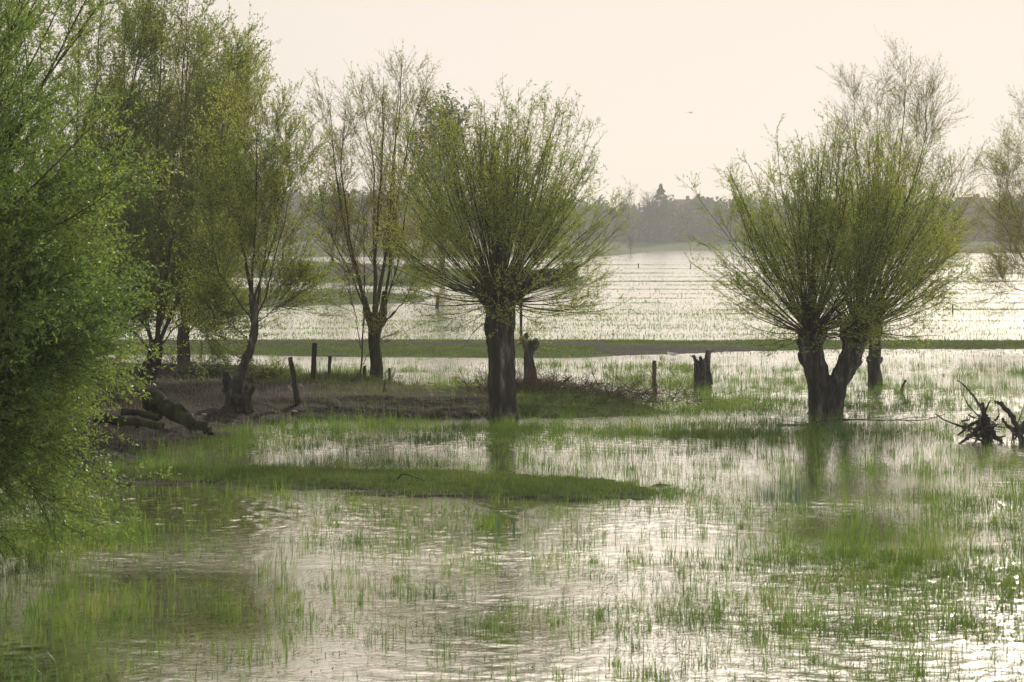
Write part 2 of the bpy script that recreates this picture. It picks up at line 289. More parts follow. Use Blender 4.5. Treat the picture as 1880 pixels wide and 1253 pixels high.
yy, tt = np.meshgrid(ys, ts, indexing='ij'); xx = (yy+15)*tt
hh, mm = terrain(xx, yy)
nr, nc = xx.shape; i = np.arange(nr-1)[:, None]*nc+np.arange(nc-1)[None]
me = mesh_np('ground', np.stack([xx, yy, hh], -1).reshape(-1, 3), np.stack([i, i+1, i+nc+1, i+nc], -1).reshape(-1, 4))
at = me.attributes.new('mud', 'FLOAT', 'POINT'); at.data.foreach_set('value', mm.astype(np.float32).ravel())
tag(obj('ground', me, M['ground']), kind='structure')
wr = np.random.default_rng(8)
def waves(x, y):
    z = np.zeros(x.shape); cover = np.clip((fbm(x*0.5, y, 5.0, 13)-0.36)*4.0, 0.12, 1)
    for k in range(38):
        lam = 0.07*1.055**k; a = wr.normal(0.35, 0.75); kk = 2*np.pi/lam; z += np.sin(kk*(x*np.sin(a)+y*np.cos(a))+wr.uniform(0, 6.28)+1.5*vn(x, y, lam*6, k))*lam*0.0042*np.clip(lam/(np.maximum(y, 1)*WS*2.0)-0.6, 0, 1)
    return z*cover
WS = 0.00115
ly = np.exp(np.arange(np.log(13.0), np.log(84.0), WS)); ltx = np.linspace(-0.30, 0.30, 460)
wy, wt = np.meshgrid(ly, ltx, indexing='ij'); wx = wy*wt; wz = waves(wx, wy)*np.clip((84-wy)/12, 0, 1)*np.clip((0.30-np.abs(wt))/0.03, 0, 1)*np.clip((wy-13)/1.0, 0, 1)
nr, nc = wx.shape; i = np.arange(nr-1)[:, None]*nc+np.arange(nc-1)[None]; wv = np.stack([wx, wy, wz], -1).reshape(-1, 3); wq = np.stack([i, i+1, i+nc+1, i+nc], -1).reshape(-1, 4)
b0 = len(wv); ex = [(-2600, 5, 0), (2600, 5, 0), (2600, 13, 0), (-2600, 13, 0), (-2600, 84, 0), (2600, 84, 0), (2600, 5000, 0), (-2600, 5000, 0)]
wv = np.concatenate([wv, np.array(ex, float)]); cn = (0, nc-1, (nr-1)*nc, nr*nc-1)        # near left/right, far left/right corners of the rippled patch
wq = np.concatenate([wq, [(b0, b0+1, b0+2, b0+3), (b0+4, b0+5, b0+6, b0+7), (b0+3, cn[0], cn[2], b0+4), (cn[1], b0+2, b0+5, cn[3])]])
wv[cn[2]:cn[3]+1, 1] = 84.0; me = mesh_np('water', wv, wq)
tag(obj('water', me, M['water']), kind='structure')

# ------------------------------------------------------------------ haze (closed box, sky outside)
def haze():
    bm = bmesh.new(); bmesh.ops.create_cube(bm, size=1)
    for v in bm.verts: v.co = Vector((v.co.x*1500, 385+v.co.y*830, 13+v.co.z*30))
    me = bpy.data.meshes.new('haze'); bm.to_mesh(me); bm.free()
    m, N, L = mat('haze'); p = N('ShaderNodeVolumePrincipled'); p.inputs['Color'].default_value = (0.93, 0.95, 0.97, 1); p.inputs['Density'].default_value = 0.00052
    p.inputs['Anisotropy'].default_value = 0.3; o = N('ShaderNodeOutputMaterial'); L(p.outputs[0], o.inputs['Volume'])
    o = tag(obj('haze', me, m), kind='stuff'); o['label'] = 'thin pale haze over the flooded meadow'
haze()

# ------------------------------------------------------------------ trees
def tree(name, label, cat, base, trunk_me, trunk_mat, wood, leaves, leafmat, twigmat, group=None, trunk_name='trunk'):
    t = thing(name, label, cat, base, group)
    if trunk_me: obj(trunk_name, trunk_me, trunk_mat, t)
    w = obj('branches', wood.mesh('branches'), twigmat, t)
    if leaves: obj('foliage', leaves.mesh('foliage', False), leafmat, t)
    return t
def dirs_fan(rng, n, th_lo, th_hi, power=1.0):
    ph = rng.uniform(0, 2*np.pi, n); th = th_lo+(th_hi-th_lo)*rng.random(n)**power
    return np.stack([np.sin(th)*np.cos(ph), np.sin(th)*np.sin(ph), np.cos(th)], 1), th
def pollard_crown(rng, heads, n, env, th_hi, up, leaf_sp, leaf_l, leaf_w, k1=12, twl=(0.35, 1.15), r0=0.017, power=0.8, head_r=0.22, keep=1.0, lean=(0, 0, 0), droop=0.0, drop_low=0.05):
    wood, lv = Acc(), Acc()
    for hc in heads:
        d, th = dirs_fan(rng, n, 0.03, 1.4, power); lo_ = rng.random(n) < 0.13; d2, _ = dirs_fan(rng, n, 1.35, th_hi, 1.0); d[lo_] = d2[lo_]; d = nz(d+np.array(lean)); th = np.arccos(np.clip(d[:, 2], -1, 1))
        o = np.array(hc)+d*head_r*np.array([1, 1, 0.75])*rng.uniform(0.4, 1, (n, 1))
        ln = np.interp(th, [a for a, b in env], [b for a, b in env])*rng.uniform(0.7, 1.03, n)
        P = shoot(rng, o, d, ln, 12, up, 0.055, droop)
        r = r0*rng.uniform(0.55, 1.15, n)[:, None]*np.sqrt(ln/3)[:, None]*np.linspace(1, 0.16, 12)[None]**0.9
        wood.add(*tubes(P, r, 5))
        P1, t1, i1 = branch(rng, P, k1, 0.30, 0.98, (0.3, 0.85), twl, 6, 0.06, 0.09, 0.5)
        low = np.clip((th[i1]-0.95)*1.4, 0, 0.55); kp = (rng.random(len(P1)) > low) & ((t1 > 0.45) | (th[i1] < 0.9)); P1 = P1[kp]
        wood.add(*tubes(P1, (0.0032*np.linspace(1, 0.4, 6))[None]*rng.uniform(0.7, 1.2, (len(P1), 1)), 3))
        P2, t2, i2 = branch(rng, P1, 3, 0.15, 0.9, (0.4, 1.0), (0.12, 0.42), 4, 0.04, 0.08, 0.4)
        wood.add(*tubes(P2, (0.0018*np.linspace(1, 0.5, 4))[None]*np.ones((len(P2), 1)), 3))
        for Q, t0 in ((P, 0.55), (P1, 0.05), (P2, 0.0)):
            lv.add(*leaf_quads(rng, Q, leaf_sp, t0, leaf_l, leaf_w, keep=keep))
    return wood, lv
def limb(pts, D, rads, dys=None):
    P = [W(a, b, D) for a, b in pts]
    if dys: P = [p+np.array((0, dy, 0)) for p, dy in zip(P, dys)]
    return (P, rads)
def knobs(rng, c, r, n, s):
    out = []
    for _ in range(n):
        v = nz(rng.normal(0, 1, 3)); v[2] *= 0.7; out.append((np.array(c)+v*r, s*rng.uniform(0.6, 1.2)))
    return out

# 1 main pollard willow, middle of the picture
rng = np.random.default_rng(11); D = depth(768)
tm = gnarl([limb([(926, 785), (925, 768), (922, 740), (920, 700), (920, 650), (917, 600), (916, 560), (918, 525)], D, [0.36, 0.34, 0.28, 0.255, 0.27, 0.29, 0.31, 0.24]),
            limb([(925, 775), (905, 770), (903, 774)], D, [0.2, 0.12, 0.05], [0, -.25, -.45]), limb([(925, 770), (945, 770), (953, 776)], D, [0.2, 0.13, 0.05], [0, -.1, -.2]),
            limb([(920, 560), (955, 540), (985, 505)], D, [0.2, 0.11, 0.05], [0, 0, 0]), limb([(915, 570), (890, 545), (868, 515)], D, [0.2, 0.12, 0.05], [0, .1, .2]),
            limb([(918, 560), (930, 530), (936, 490)], D, [0.2, 0.12, 0.05], [0, -.1, -.2])],
           bumps=knobs(rng, W(917, 552, D), 0.26, 14, 0.11)+knobs(rng, W(918, 620, D), 0.22, 5, 0.09), amp=0.035, seed=1)
env = ((0, 4.0), (0.5, 4.2), (0.75, 3.9), (1.1, 3.3), (1.5, 2.5), (2.0, 2.1))
wood, lv = pollard_crown(rng, [W(917, 552, D)], 250, env, 1.95, 0.036, 0.045, (0.03, 0.07), (0.011, 0.021), 15, keep=1.1, power=0.98, r0=0.015)
ex = shoot(rng, np.array([W(893, 592, D)]), np.array([[-0.6, -0.3, -0.35]]), np.array([0.75]), 8, -0.12, 0.02); wood.add(*tubes(ex, np.linspace(0.012, 0.004, 8)[None], 4))
tree('pollard_willow', 'pollarded willow with one thick straight trunk at the tip of the mud bank', 'tree', W(924, 768, D), tm, M['bark'], wood, lv, M['leaf'], M['twig'], 'willows standing in the flood')

# 2 double pollard willow on the right
rng = np.random.default_rng(12); D = depth(760)
tm = gnarl([limb([(1515, 778), (1514, 758), (1510, 735), (1504, 700), (1495, 665), (1488, 640), (1484, 605)], D, [0.37, 0.35, 0.30, 0.24, 0.22, 0.24, 0.2]),
            limb([(1520, 770), (1524, 745), (1536, 710), (1552, 680), (1564, 650), (1572, 625), (1578, 598)], D, [0.30, 0.26, 0.22, 0.20, 0.21, 0.23, 0.18]),
            limb([(1490, 665), (1472, 662), (1464, 648)], D, [0.13, 0.07, 0.035]), limb([(1564, 672), (1578, 662), (1576, 640)], D, [0.12, 0.08, 0.04]),
            limb([(1515, 768), (1530, 764), (1546, 768)], D, [0.25, 0.14, 0.04], [0, -.2, -.35]), limb([(1512, 762), (1490, 764), (1483, 770)], D, [0.25, 0.16, 0.05], [0, -.1, -.2]),
            limb([(1488, 640), (1508, 615), (1512, 585)], D, [0.16, 0.12, 0.06]), limb([(1570, 640), (1552, 615), (1546, 585)], D, [0.16, 0.12, 0.06]), limb([(1572, 640), (1600, 600), (1612, 570)], D, [0.16, 0.10, 0.05])],
           bumps=knobs(rng, W(1486, 622, D), 0.2, 12, 0.09)+knobs(rng, W(1570, 618, D), 0.2, 12, 0.10)+knobs(rng, W(1502, 700, D), 0.2, 4, 0.07), amp=0.035, seed=2)
env = ((0, 4.3), (0.5, 4.2), (0.75, 3.6), (1.1, 2.7), (1.5, 1.95), (2.0, 1.3))
wood, lv = pollard_crown(rng, [W(1486, 612, D)], 150, env, 1.9, 0.036, 0.045, (0.03, 0.07), (0.011, 0.021), 15, keep=1.25, power=0.92, head_r=0.18, lean=(-0.06, 0, 0))
w2, l2 = pollard_crown(rng, [W(1574, 606, D)], 160, env, 1.9, 0.036, 0.045, (0.03, 0.07), (0.011, 0.021), 15, keep=1.25, power=0.92, head_r=0.2, lean=(0.20, 0, 0))
wood.add(np.concatenate(w2.V), np.concatenate([q for q in [w2.mesh_q()] ]) if hasattr(w2, 'mesh_q') else np.concatenate(w2.Q)); lv.add(np.concatenate(l2.V), np.concatenate(l2.Q))
tree('pollard_willow', 'pollarded willow whose short trunk splits into a V, standing in shallow water on the right', 'tree', W(1515, 760, D), tm, M['bark'], wood, lv, M['leaf'], M['twig'], 'willows standing in the flood')

def stemmed(rng, stems, D, k1, l1, k2, l2, k3, l3, thick=1.0, ang=(0.35, 1.0), up=0.07, leaf=None, r1=0.008, r2=0.0032, r3=0.002, t0=0.3, jit=0.06):
    """stems: list of (pixel points, base radius, dys). Returns wood, leaves"""
    wood, lv = Acc(), Acc(); base = []; k1 = int(k1*2.2); k2 = int(k2*1.5); l1 = (l1[0]*1.1, l1[1]*1.3); l2 = (l2[0], l2[1]*1.25)
    for pts, r, dys in stems:
        P = np.array(limb(pts, D, None, dys)[0]); K = 14; t = np.linspace(0, len(P)-1, K)
        P = np.stack([np.interp(t, range(len(P)), P[:, c]) for c in range(3)], 1)
        P[1:-1] = (P[:-2]+P[1:-1]*2+P[2:])/4; P[1:] += np.cumsum(rng.normal(0, 0.02, (K-1, 3)), 0)
        wood.add(*tubes(P[None], (r*0.55*np.linspace(1, 0.12, K))[None], 7)); base.append(P)
    base = np.array(base)
    P1, t, i = branch(rng, base, k1, t0, 0.97, ang, l1, 9, up, jit, 0.6); wood.add(*tubes(P1, r1*np.linspace(1, 0.25, 9)[None]*(plen(P1)/np.mean(l1))[:, None], 4))
    P2, t, i = branch(rng, P1, k2, 0.15, 0.97, (0.3, 0.7), l2, 6, up*0.7, jit, 0.5); wood.add(*tubes(P2, r2*np.linspace(1, 0.35, 6)[None]*np.ones((len(P2), 1)), 3))
    P3, t, i = branch(rng, P2, k3, 0.1, 0.97, (0.35, 0.8), l3, 4, 0.03, jit, 0.4); wood.add(*tubes(P3, r3*np.linspace(1, 0.5, 4)[None]*np.ones((len(P3), 1)), 3))
    if leaf:
        sp, ll, lw, keep = leaf
        for Q, a in ((P1, 0.5), (P2, 0.15), (P3, 0.0)): lv.add(*leaf_quads(rng, Q, sp, a, ll, lw, keep=keep))
    return wood, lv

# 3 tall sparse willow behind the double one
rng = np.random.default_rng(13); D = depth(708)
tm = gnarl([limb([(1608, 716), (1607, 700), (1604, 670), (1606, 640), (1610, 605), (1612, 575)], D, [0.19, 0.17, 0.155, 0.14, 0.14, 0.11]), limb([(1604, 672), (1594, 662), (1593, 655)], D, [0.09, 0.06, 0.03]), limb([(1605, 670), (1618, 664), (1620, 656)], D, [0.09, 0.05, 0.03])], amp=0.02, seed=3)
st = [([(1611, 590), (1632, 440), (1645, 280), (1652, 130)], 0.075, None), ([(1611, 590), (1600, 450), (1578, 280), (1572, 160)], 0.06, (0, .4, .8, 1)), ([(1611, 590), (1640, 480), (1690, 360), (1728, 225)], 0.06, (0, .3, .6, .9)),
      ([(1611, 590), (1660, 490), (1720, 420), (1765, 300)], 0.05, (0, -.3, -.6, -.9)), ([(1611, 590), (1618, 420), (1622, 260), (1625, 165)], 0.05, (0, .8, 1.3, 1.6)), ([(1611, 590), (1650, 420), (1690, 260), (1690, 175)], 0.05, (0, -.5, -.9, -1.1)),
      ([(1611, 590), (1590, 480), (1550, 380), (1545, 250)], 0.045, (0, .2, .5, .5)), ([(1611, 590), (1680, 520), (1740, 480), (1772, 400)], 0.04, (0, .5, .8, .9))]
wood, lv = stemmed(rng, st, D, 17, (0.9, 1.9), 6, (0.35, 0.9), 3, (0.12, 0.4), leaf=(0.07, (0.03, 0.055), (0.012, 0.02), 0.7), r1=0.0045, t0=0.2)
tree('willow_tree', 'tall sparse willow with mostly bare upright twigs rising behind the V-shaped willow', 'tree', W(1607, 708, D), tm, M['bark'], wood, lv, M['leaf_olive'], M['twig_olive'], 'willows standing in the flood')

# 4 willow at the right edge
rng = np.random.default_rng(14); D = 72.0
tm = gnarl([limb([(1935, 645), (1930, 620), (1920, 570), (1908, 520)], D, [0.24, 0.2, 0.17, 0.14])], amp=0.02, seed=4)
st = [([(1908, 525), (1895, 420), (1900, 320), (1892, 200)], 0.08, None), ([(1908, 525), (1870, 460), (1845, 400), (1850, 320)], 0.07, (0, .5, .9, 1)), ([(1908, 525), (1930, 420), (1950, 330), (1960, 250)], 0.07, None), ([(1908, 525), (1960, 460), (2000, 400), (2010, 330)], 0.06, None),
      ([(1912, 540), (1880, 500), (1850, 480), (1832, 440)], 0.05, (0, -.5, -.9, -1)), ([(1908, 525), (1885, 430), (1868, 350), (1872, 270)], 0.06, (0, .9, 1.4, 1.6)), ([(1912, 545), (1885, 540), (1862, 535), (1845, 520)], 0.035, (0, .5, .9, 1)), ([(1908, 525), (1915, 400), (1915, 330), (1925, 230)], 0.06, (0, 1, 1.5, 2))]
wood, lv = stemmed(rng, st, D, 16, (0.9, 2.0), 7, (0.4, 0.95), 3, (0.15, 0.45), leaf=(0.07, (0.035, 0.07), (0.014, 0.025), 0.8), r1=0.0055, t0=0.15, up=0.05)
tree('willow_tree', 'hazy grey-brown willow cut off by the right edge of the picture', 'tree', W(1930, 640, D), tm, M['bark'], wood, lv, M['leaf_olive'], M['twig_olive'], 'willows standing in the flood')

# 5 many-stemmed tall willow left of centre, and the sapling beside it
rng = np.random.default_rng(15); D = depth(702)
tm = gnarl([limb([(690, 712), (690, 695), (691, 660), (688, 625), (688, 600), (686, 575)], D, [0.19, 0.165, 0.14, 0.15, 0.18, 0.2]), limb([(688, 605), (674, 575), (668, 545)], D, [0.13, 0.08, 0.06]), limb([(688, 605), (704, 575), (706, 535)], D, [0.13, 0.1, 0.07]), limb([(690, 610), (706, 592), (726, 572)], D, [0.1, 0.045, 0.03])],
           bumps=knobs(rng, W(688, 595, D), 0.15, 8, 0.07), amp=0.022, seed=5)
st = [([(674, 575), (648, 470), (618, 350), (598, 175)], 0.085, (0, .2, .3, .2)), ([(674, 570), (650, 450), (632, 320), (640, 205)], 0.07, (0, -.2, -.4, -.6)), ([(686, 580), (680, 440), (678, 300), (655, 180)], 0.07, (0, .6, 1, 1.2)), ([(688, 580), (690, 440), (700, 250), (704, 135)], 0.08, (0, -.4, -.7, -.8)),
      ([(690, 580), (706, 460), (722, 260), (742, 105)], 0.085, (0, .3, .6, .8)), ([(704, 560), (716, 430), (740, 260), (768, 160)], 0.07, (0, .5, 1, 1.2)), ([(704, 575), (735, 480), (760, 350), (775, 230)], 0.05, (0, -.3, -.6, -.6)), ([(674, 575), (625, 480), (590, 400), (572, 250)], 0.05, (0, .3, .5, .5)),
      ([(726, 572), (752, 540), (775, 480), (800, 430)], 0.03, (0, -.2, -.4, -.5)), ([(690, 580), (712, 400), (716, 250), (722, 130)], 0.06, (0, 1, 1.4, 1.6))]
wood, lv = stemmed(rng, st, D, 14, (0.7, 1.9), 5, (0.3, 0.9), 3, (0.12, 0.36), leaf=(0.06, (0.03, 0.06), (0.012, 0.022), 1.0), r1=0.008, t0=0.15, up=0.1)
tree('willow_tree', 'tall airy willow with many upright stems, its trunk behind the small short posts', 'tree', W(690, 702, D), tm, M['bark_moss'], wood, lv, M['leaf_olive'], M['twig'], 'willows standing in the flood')
rng = np.random.default_rng(16); D = depth(706)
st = [([(662, 706), (663, 650), (668, 570), (672, 480), (664, 380)], 0.05, None), ([(662, 640), (650, 580), (635, 530), (622, 470)], 0.022, (0, -.1, -.2, -.3)), ([(666, 670), (680, 640), (692, 610), (700, 570)], 0.018, (0, 0, 0, 0))]
wood, lv = stemmed(rng, [s if len(s[0]) > 0 else s for s in st], D, 12, (0.5, 1.1), 4, (0.2, 0.5), 2, (0.1, 0.25), leaf=(0.07, (0.025, 0.05), (0.010, 0.018), 0.5), r1=0.006, t0=0.35)
tree('sapling', 'slim pale sapling stem standing left of the many-stemmed willow trunk', 'sapling', W(662, 706, D), None, None, wood, lv, M['leaf_olive'], M['twig'])

# 6 leaning stem out of a cut stump on the mud bank
rng = np.random.default_rng(17); D = (CAM_H-0.3)*F/(745-HY)
tm = gnarl([limb([(437, 756), (437, 742), (438, 720), (438, 698)], D, [0.30, 0.27, 0.25, 0.24]), limb([(424, 725), (418, 700), (416, 682)], D, [0.12, 0.09, 0.035], (0, -.1, -.1)), limb([(452, 725), (458, 700), (458, 694)], D, [0.12, 0.08, 0.05], (0, -.1, -.1)),
            limb([(437, 708), (445, 680), (455, 655), (464, 625), (468, 597), (467, 570), (462, 540)], D, [0.13, 0.12, 0.11, 0.095, 0.085, 0.075, 0.065])],
           bumps=[(W(418, 715, D), 0.11), (W(456, 712, D-.15), 0.12), (W(436, 735, D-.2), 0.13)], amp=0.045, seed=6, freq=9)
st = [([(462, 545), (452, 470), (440, 400), (428, 300)], 0.06, (0, .1, .3, .5)), ([(467, 590), (480, 480), (490, 380), (500, 200)], 0.045, (0, .3, .5, .5)), ([(462, 545), (470, 440), (478, 320), (470, 190)], 0.05, (0, -.3, -.5, -.6)), ([(468, 600), (500, 540), (530, 430), (545, 300)], 0.04, (0, -.1, -.2, -.2)),
      ([(464, 590), (430, 540), (400, 470), (392, 330)], 0.04, (0, -.3, -.5, -.5)), ([(466, 600), (500, 570), (530, 545), (560, 520)], 0.022, (0, .1, .2, .2)), ([(462, 545), (440, 430), (410, 300), (405, 200)], 0.04, (0, .5, .8, 1)), ([(460, 630), (430, 600), (405, 580), (385, 570)], 0.02, (0, 0, 0, 0)),
      ([(464, 560), (500, 430), (525, 300), (528, 200)], 0.04, (0, .7, 1.1, 1.2))]
wood, lv = stemmed(rng, st, D, 15, (0.6, 1.7), 6, (0.3, 0.8), 3, (0.12, 0.32), leaf=(0.05, (0.03, 0.065), (0.014, 0.026), 0.8), r1=0.005, t0=0.2, up=0.07)
tree('willow_tree', 'willow stem leaning right out of a low gnarled stump on the mud bank', 'tree', W(437, 742, D), tm, M['bark'], wood, lv, M['leaf'], M['twig'], 'willows on the mud bank')

# 7-9 willows between the near left one and the stump
def bank_tree(seed, D, trunk, tr, stems, label, leafm, twigm, leaf, k=(20, 7, 3), l=((0.9, 2.5), (0.35, 1.0), (0.12, 0.4)), up=0.07):
    rng = np.random.default_rng(seed); tm = gnarl([limb(trunk, D, tr)], amp=0.03, seed=seed)
    wood, lv = stemmed(rng, stems, D, k[0], l[0], k[1], l[1], k[2], l[2], leaf=leaf, r1=0.007, t0=0.12, up=up)
    return tree('willow_tree', label, 'tree', W(*trunk[1], D), tm, M['bark'], wood, lv, leafm, twigm, 'willows on the mud bank')
bank_tree(21, 49.0, [(250, 745), (262, 722), (272, 690), (284, 655), (288, 625)], [0.3, 0.25, 0.2, 0.18, 0.15],
          [([(288, 640), (290, 450), (280, 250), (290, -40)], 0.11, (0, .3, .5, .5)), ([(288, 630), (320, 450), (345, 250), (350, 60)], 0.09, (0, -.3, -.4, -.4)), ([(286, 640), (350, 500), (390, 350), (412, 190)], 0.08, (0, .4, .8, 1)), ([(284, 650), (240, 480), (215, 250), (220, -20)], 0.09, (0, .5, .9, 1)), ([(284, 655), (240, 600), (200, 590), (165, 610)], 0.04, (0, -.2, -.4, -.6)), ([(284, 650), (330, 590), (360, 580), (385, 590)], 0.035, (0, .2, .4, .6)),
           ([(288, 630), (300, 400), (320, 180), (330, -20)], 0.08, (0, 1, 1.6, 1.8)), ([(288, 640), (330, 560), (370, 510), (400, 470)], 0.05, (0, -.6, -1, -1.2)), ([(286, 640), (250, 560), (230, 480), (220, 400)], 0.05, (0, -.6, -1, -1.2)), ([(288, 620), (340, 380), (365, 240), (385, 110)], 0.07, (0, .9, 1.3, 1.5))],
          'tall dark-leaved willow with a dark leaning trunk right behind the big near tree', M['leaf_brown'], M['twig_red'], (0.05, (0.04, 0.08), (0.02, 0.035), 1.0), k=(21, 8, 3))
bank_tree(22, 57.0, [(338, 700), (338, 688), (338, 665), (336, 630), (338, 600)], [0.22, 0.2, 0.17, 0.16, 0.14],
          [([(338, 610), (345, 480), (370, 320), (400, 140)], 0.08, (0, .3, .5, .5)), ([(338, 610), (380, 480), (420, 330), (440, 160)], 0.07, (0, -.4, -.6, -.7)), ([(338, 610), (320, 480), (300, 350), (310, 180)], 0.07, (0, .6, 1, 1.1)), ([(338, 610), (330, 450), (350, 280), (370, 60)], 0.08, (0, -.8, -1.2, -1.4)),
           ([(338, 620), (390, 540), (430, 460), (465, 300)], 0.06, (0, .9, 1.4, 1.5)), ([(338, 615), (300, 560), (280, 500), (270, 430)], 0.04, (0, -.3, -.5, -.6)), ([(338, 610), (360, 420), (400, 260), (430, 110)], 0.07, (0, 1.2, 1.9, 2.2))],
          'olive-yellow willow in young leaf, its trunk between the leaning trunk and the stump', M['leaf_olive'], M['twig_olive'], (0.045, (0.04, 0.07), (0.018, 0.03), 0.9), k=(21, 8, 3))
bank_tree(23, 50.0, [(110, 745), (112, 722), (115, 680), (120, 640), (118, 600)], [0.3, 0.26, 0.22, 0.2, 0.16],
          [([(118, 620), (130, 400), (170, 200), (190, -60)], 0.1, (0, .3, .5, .5)), ([(118, 620), (90, 400), (60, 200), (50, -60)], 0.1, (0, -.3, -.5, -.5)), ([(118, 620), (180, 480), (220, 350), (240, 200)], 0.08, (0, .7, 1.1, 1.2)), ([(118, 620), (150, 420), (240, 220), (270, 20)], 0.08, (0, -.6, -1, -1.2)), ([(118, 620), (160, 430), (215, 260), (235, -30)], 0.08, (0, .6, 1.3, 1.6)),
           ([(118, 620), (60, 500), (10, 380), (-20, 250)], 0.08, (0, .6, .8, 1)), ([(118, 620), (120, 420), (110, 200), (120, -90)], 0.09, (0, 1.2, 1.8, 2)), ([(118, 630), (170, 580), (210, 560), (240, 540)], 0.04, (0, -.3, -.5, -.6))],
          'bushy willow hidden behind the big near tree at the left', M['leaf'], M['twig'], (0.05, (0.04, 0.08), (0.02, 0.035), 0.9), k=(21, 8, 3))

# 10 the big near willow filling the left edge
rng = np.random.default_rng(31); D = 24.0
hx = W(-235, 600, D); s_ = D/F
tm = gnarl([limb([(-235, 1060), (-235, 1020), (-233, 900), (-235, 760), (-237, 640), (-235, 560)], D, [0.5, 0.45, 0.36, 0.33, 0.36, 0.33])], voxel=0.03, bumps=knobs(rng, hx, 0.35, 14, 0.15), amp=0.04, seed=9)
wood, lv = Acc(), Acc()
n = 280; d, th = dirs_fan(rng, n, 0.05, 2.35, 0.75); sel = rng.random(n) < 0.6; d[sel, 0] = np.abs(d[sel, 0])
ex = rng.uniform(-.35, .35, (34, 3))+np.array([0.5, -0.15, -0.62]); d = np.concatenate([d, nz(ex)]); th = np.concatenate([th, np.full(34, 9.)]); n += 34
ln = np.interp(th, [0, 0.5, 0.9, 1.3, 1.7, 2.0, 2.3, 8.0], [6.4, 5.2, 3.8, 2.8, 2.5, 2.4, 2.5, 3.0])*rng.uniform(0.6, 1.03, n)
P = shoot(rng, hx+d*0.3, d, ln, 14, 0.018, 0.04); wood.add(*tubes(P, 0.03*np.sqrt(ln/4)[:, None]*rng.uniform(0.5, 1.1, n)[:, None]*np.linspace(1, 0.14, 14)[None], 6))
P1, t, i = branch(rng, P, 13, 0.2, 0.97, (0.35, 0.8), (0.6, 1.7), 8, 0.03, 0.08, 0.6, droop=0.1); wood.add(*tubes(P1, 0.005*np.linspace(1, 0.3, 8)[None]*np.ones((len(P1), 1)), 4))
P2, t, i = branch(rng, P1, 5, 0.1, 0.97, (0.35, 0.9), (0.2, 0.6), 5, 0.0, 0.1, 0.4, droop=0.1); wood.add(*tubes(P2, 0.002*np.linspace(1, 0.5, 5)[None]*np.ones((len(P2), 1)), 3))
for Q, a, k in ((P, 0.5, .8), (P1, 0.1, .9), (P2, 0, 1.0)): lv.add(*leaf_quads(rng, Q, 0.02, a, (0.03, 0.065), (0.013, 0.024), keep=k))
tree('willow_tree', 'big dense bright green willow filling the left edge, boughs down to the water', 'tree', W(-235, 1040, D), tm, M['bark'], wood, lv, M['leaf_left'], M['twig'])
print('left leaves', lv.n//4)

# ------------------------------------------------------------------ far trees, wood, house
def blob_crown(rng, c, rad, n, size, elong=1.0):
    """leaf-spray faces spread through an uneven crown built of lobes"""
    c = np.array(c, float); rad = np.array(rad, float); k = 14; lc = c+nz(rng.normal(0, 1, (k, 3)))*rad*rng.uniform(0.25, 0.75, (k, 1)); lr = rad*rng.uniform(0.28, 0.5, (k, 1))
    i = rng.integers(0, k, n); p = lc[i]+nz(rng.normal(0, 1, (n, 3)))*lr[i]*rng.random((n, 1))**0.45
    a = nz(rng.normal(0, 1, (n, 3))+np.array([0, 0, elong])); b = nz(np.cross(a, rng.normal(0, 1, (n, 3)))); s = size*rng.uniform(0.5, 1.3, (n, 1))
    V = np.stack([p-a*s*0.5, p+b*s*0.28, p+a*s*0.5, p-b*s*0.28], 1).reshape(-1, 3); return V, np.arange(len(V)).reshape(-1, 4)
def far_tree(name, label, px, py_top, py_base, half_w, D, seed, leaves, size, twig=0, group='trees beyond the flood', cat='tree', z0=0.0, mt='leaf_far', round_=0):
    rng = np.random.default_rng(seed); x = (px-940)/F*D; top = CAM_H+(HY-py_top)/F*D; hw = half_w/F*D; H = top-z0
    w = Acc(); st = shoot(rng, np.array([[x, D, z0-0.2]]), np.array([[0., 0, 1]]), np.array([H*0.7]), 8, 0, 0.03); w.add(*tubes(st, H*0.018*np.linspace(1, 0.3, 8)[None], 6))
    tm = w.mesh('trunk'); br = Acc(); P1, t, i = branch(rng, st, 34, 0.25, 0.98, (0.25, 0.75), (H*0.28, H*0.6), 8, 0.07, 0.06, 0.45); 
    P1[:, :, 0] = x+np.clip((P1[:, :, 0]-x), -hw, hw)
    br.add(*tubes(P1, H*0.004*np.linspace(1, 0.3, 8)[None]*np.ones((len(P1), 1)), 3))
    P2, t, i = branch(rng, P1, 9, 0.2, 0.98, (0.3, 0.8), (H*0.06, H*0.17), 5, 0.05, 0.08, 0.4); br.add(*tubes(P2, H*0.0013*np.linspace(1, 0.5, 5)[None]*np.ones((len(P2), 1)), 3))
    P3, t, i = branch(rng, P2, 4, 0.2, 0.98, (0.3, 0.8), (H*0.03, H*0.07), 3, 0.05, 0.08, 0.4); br.add(*tubes(P3, H*0.0009*np.ones((len(P3), 3)), 3))
    lv = Acc()
    if round_: lv.add(*blob_crown(rng, (x, D, z0+H*0.60), (hw*1.05, hw, H*0.38), round_, size, 0.5))
    if leaves: lv.add(*leaf_quads(rng, P2, 0.5, 0.2, (size*0.6, size*1.2), (size*0.3, size*0.5), keep=leaves)); lv.add(*leaf_quads(rng, P3, 0.4, 0.0, (size*0.6, size*1.2), (size*0.3, size*0.5), keep=leaves))
    t = thing(name, label, cat, (x, D, z0), group); obj('trunk', tm, M['bark'], t); obj('branches', br.mesh('branches'), M['twig'], t)
    if leaves: obj('foliage', lv.mesh('foliage', False), M[mt], t)
    return t
far_tree('round_tree', 'large hazy grey tree with a rounded top rising behind the central pollard willow', 812, 155, 517, 70, 180, 41, 1.3, 0.28, z0=0.3, round_=3800)
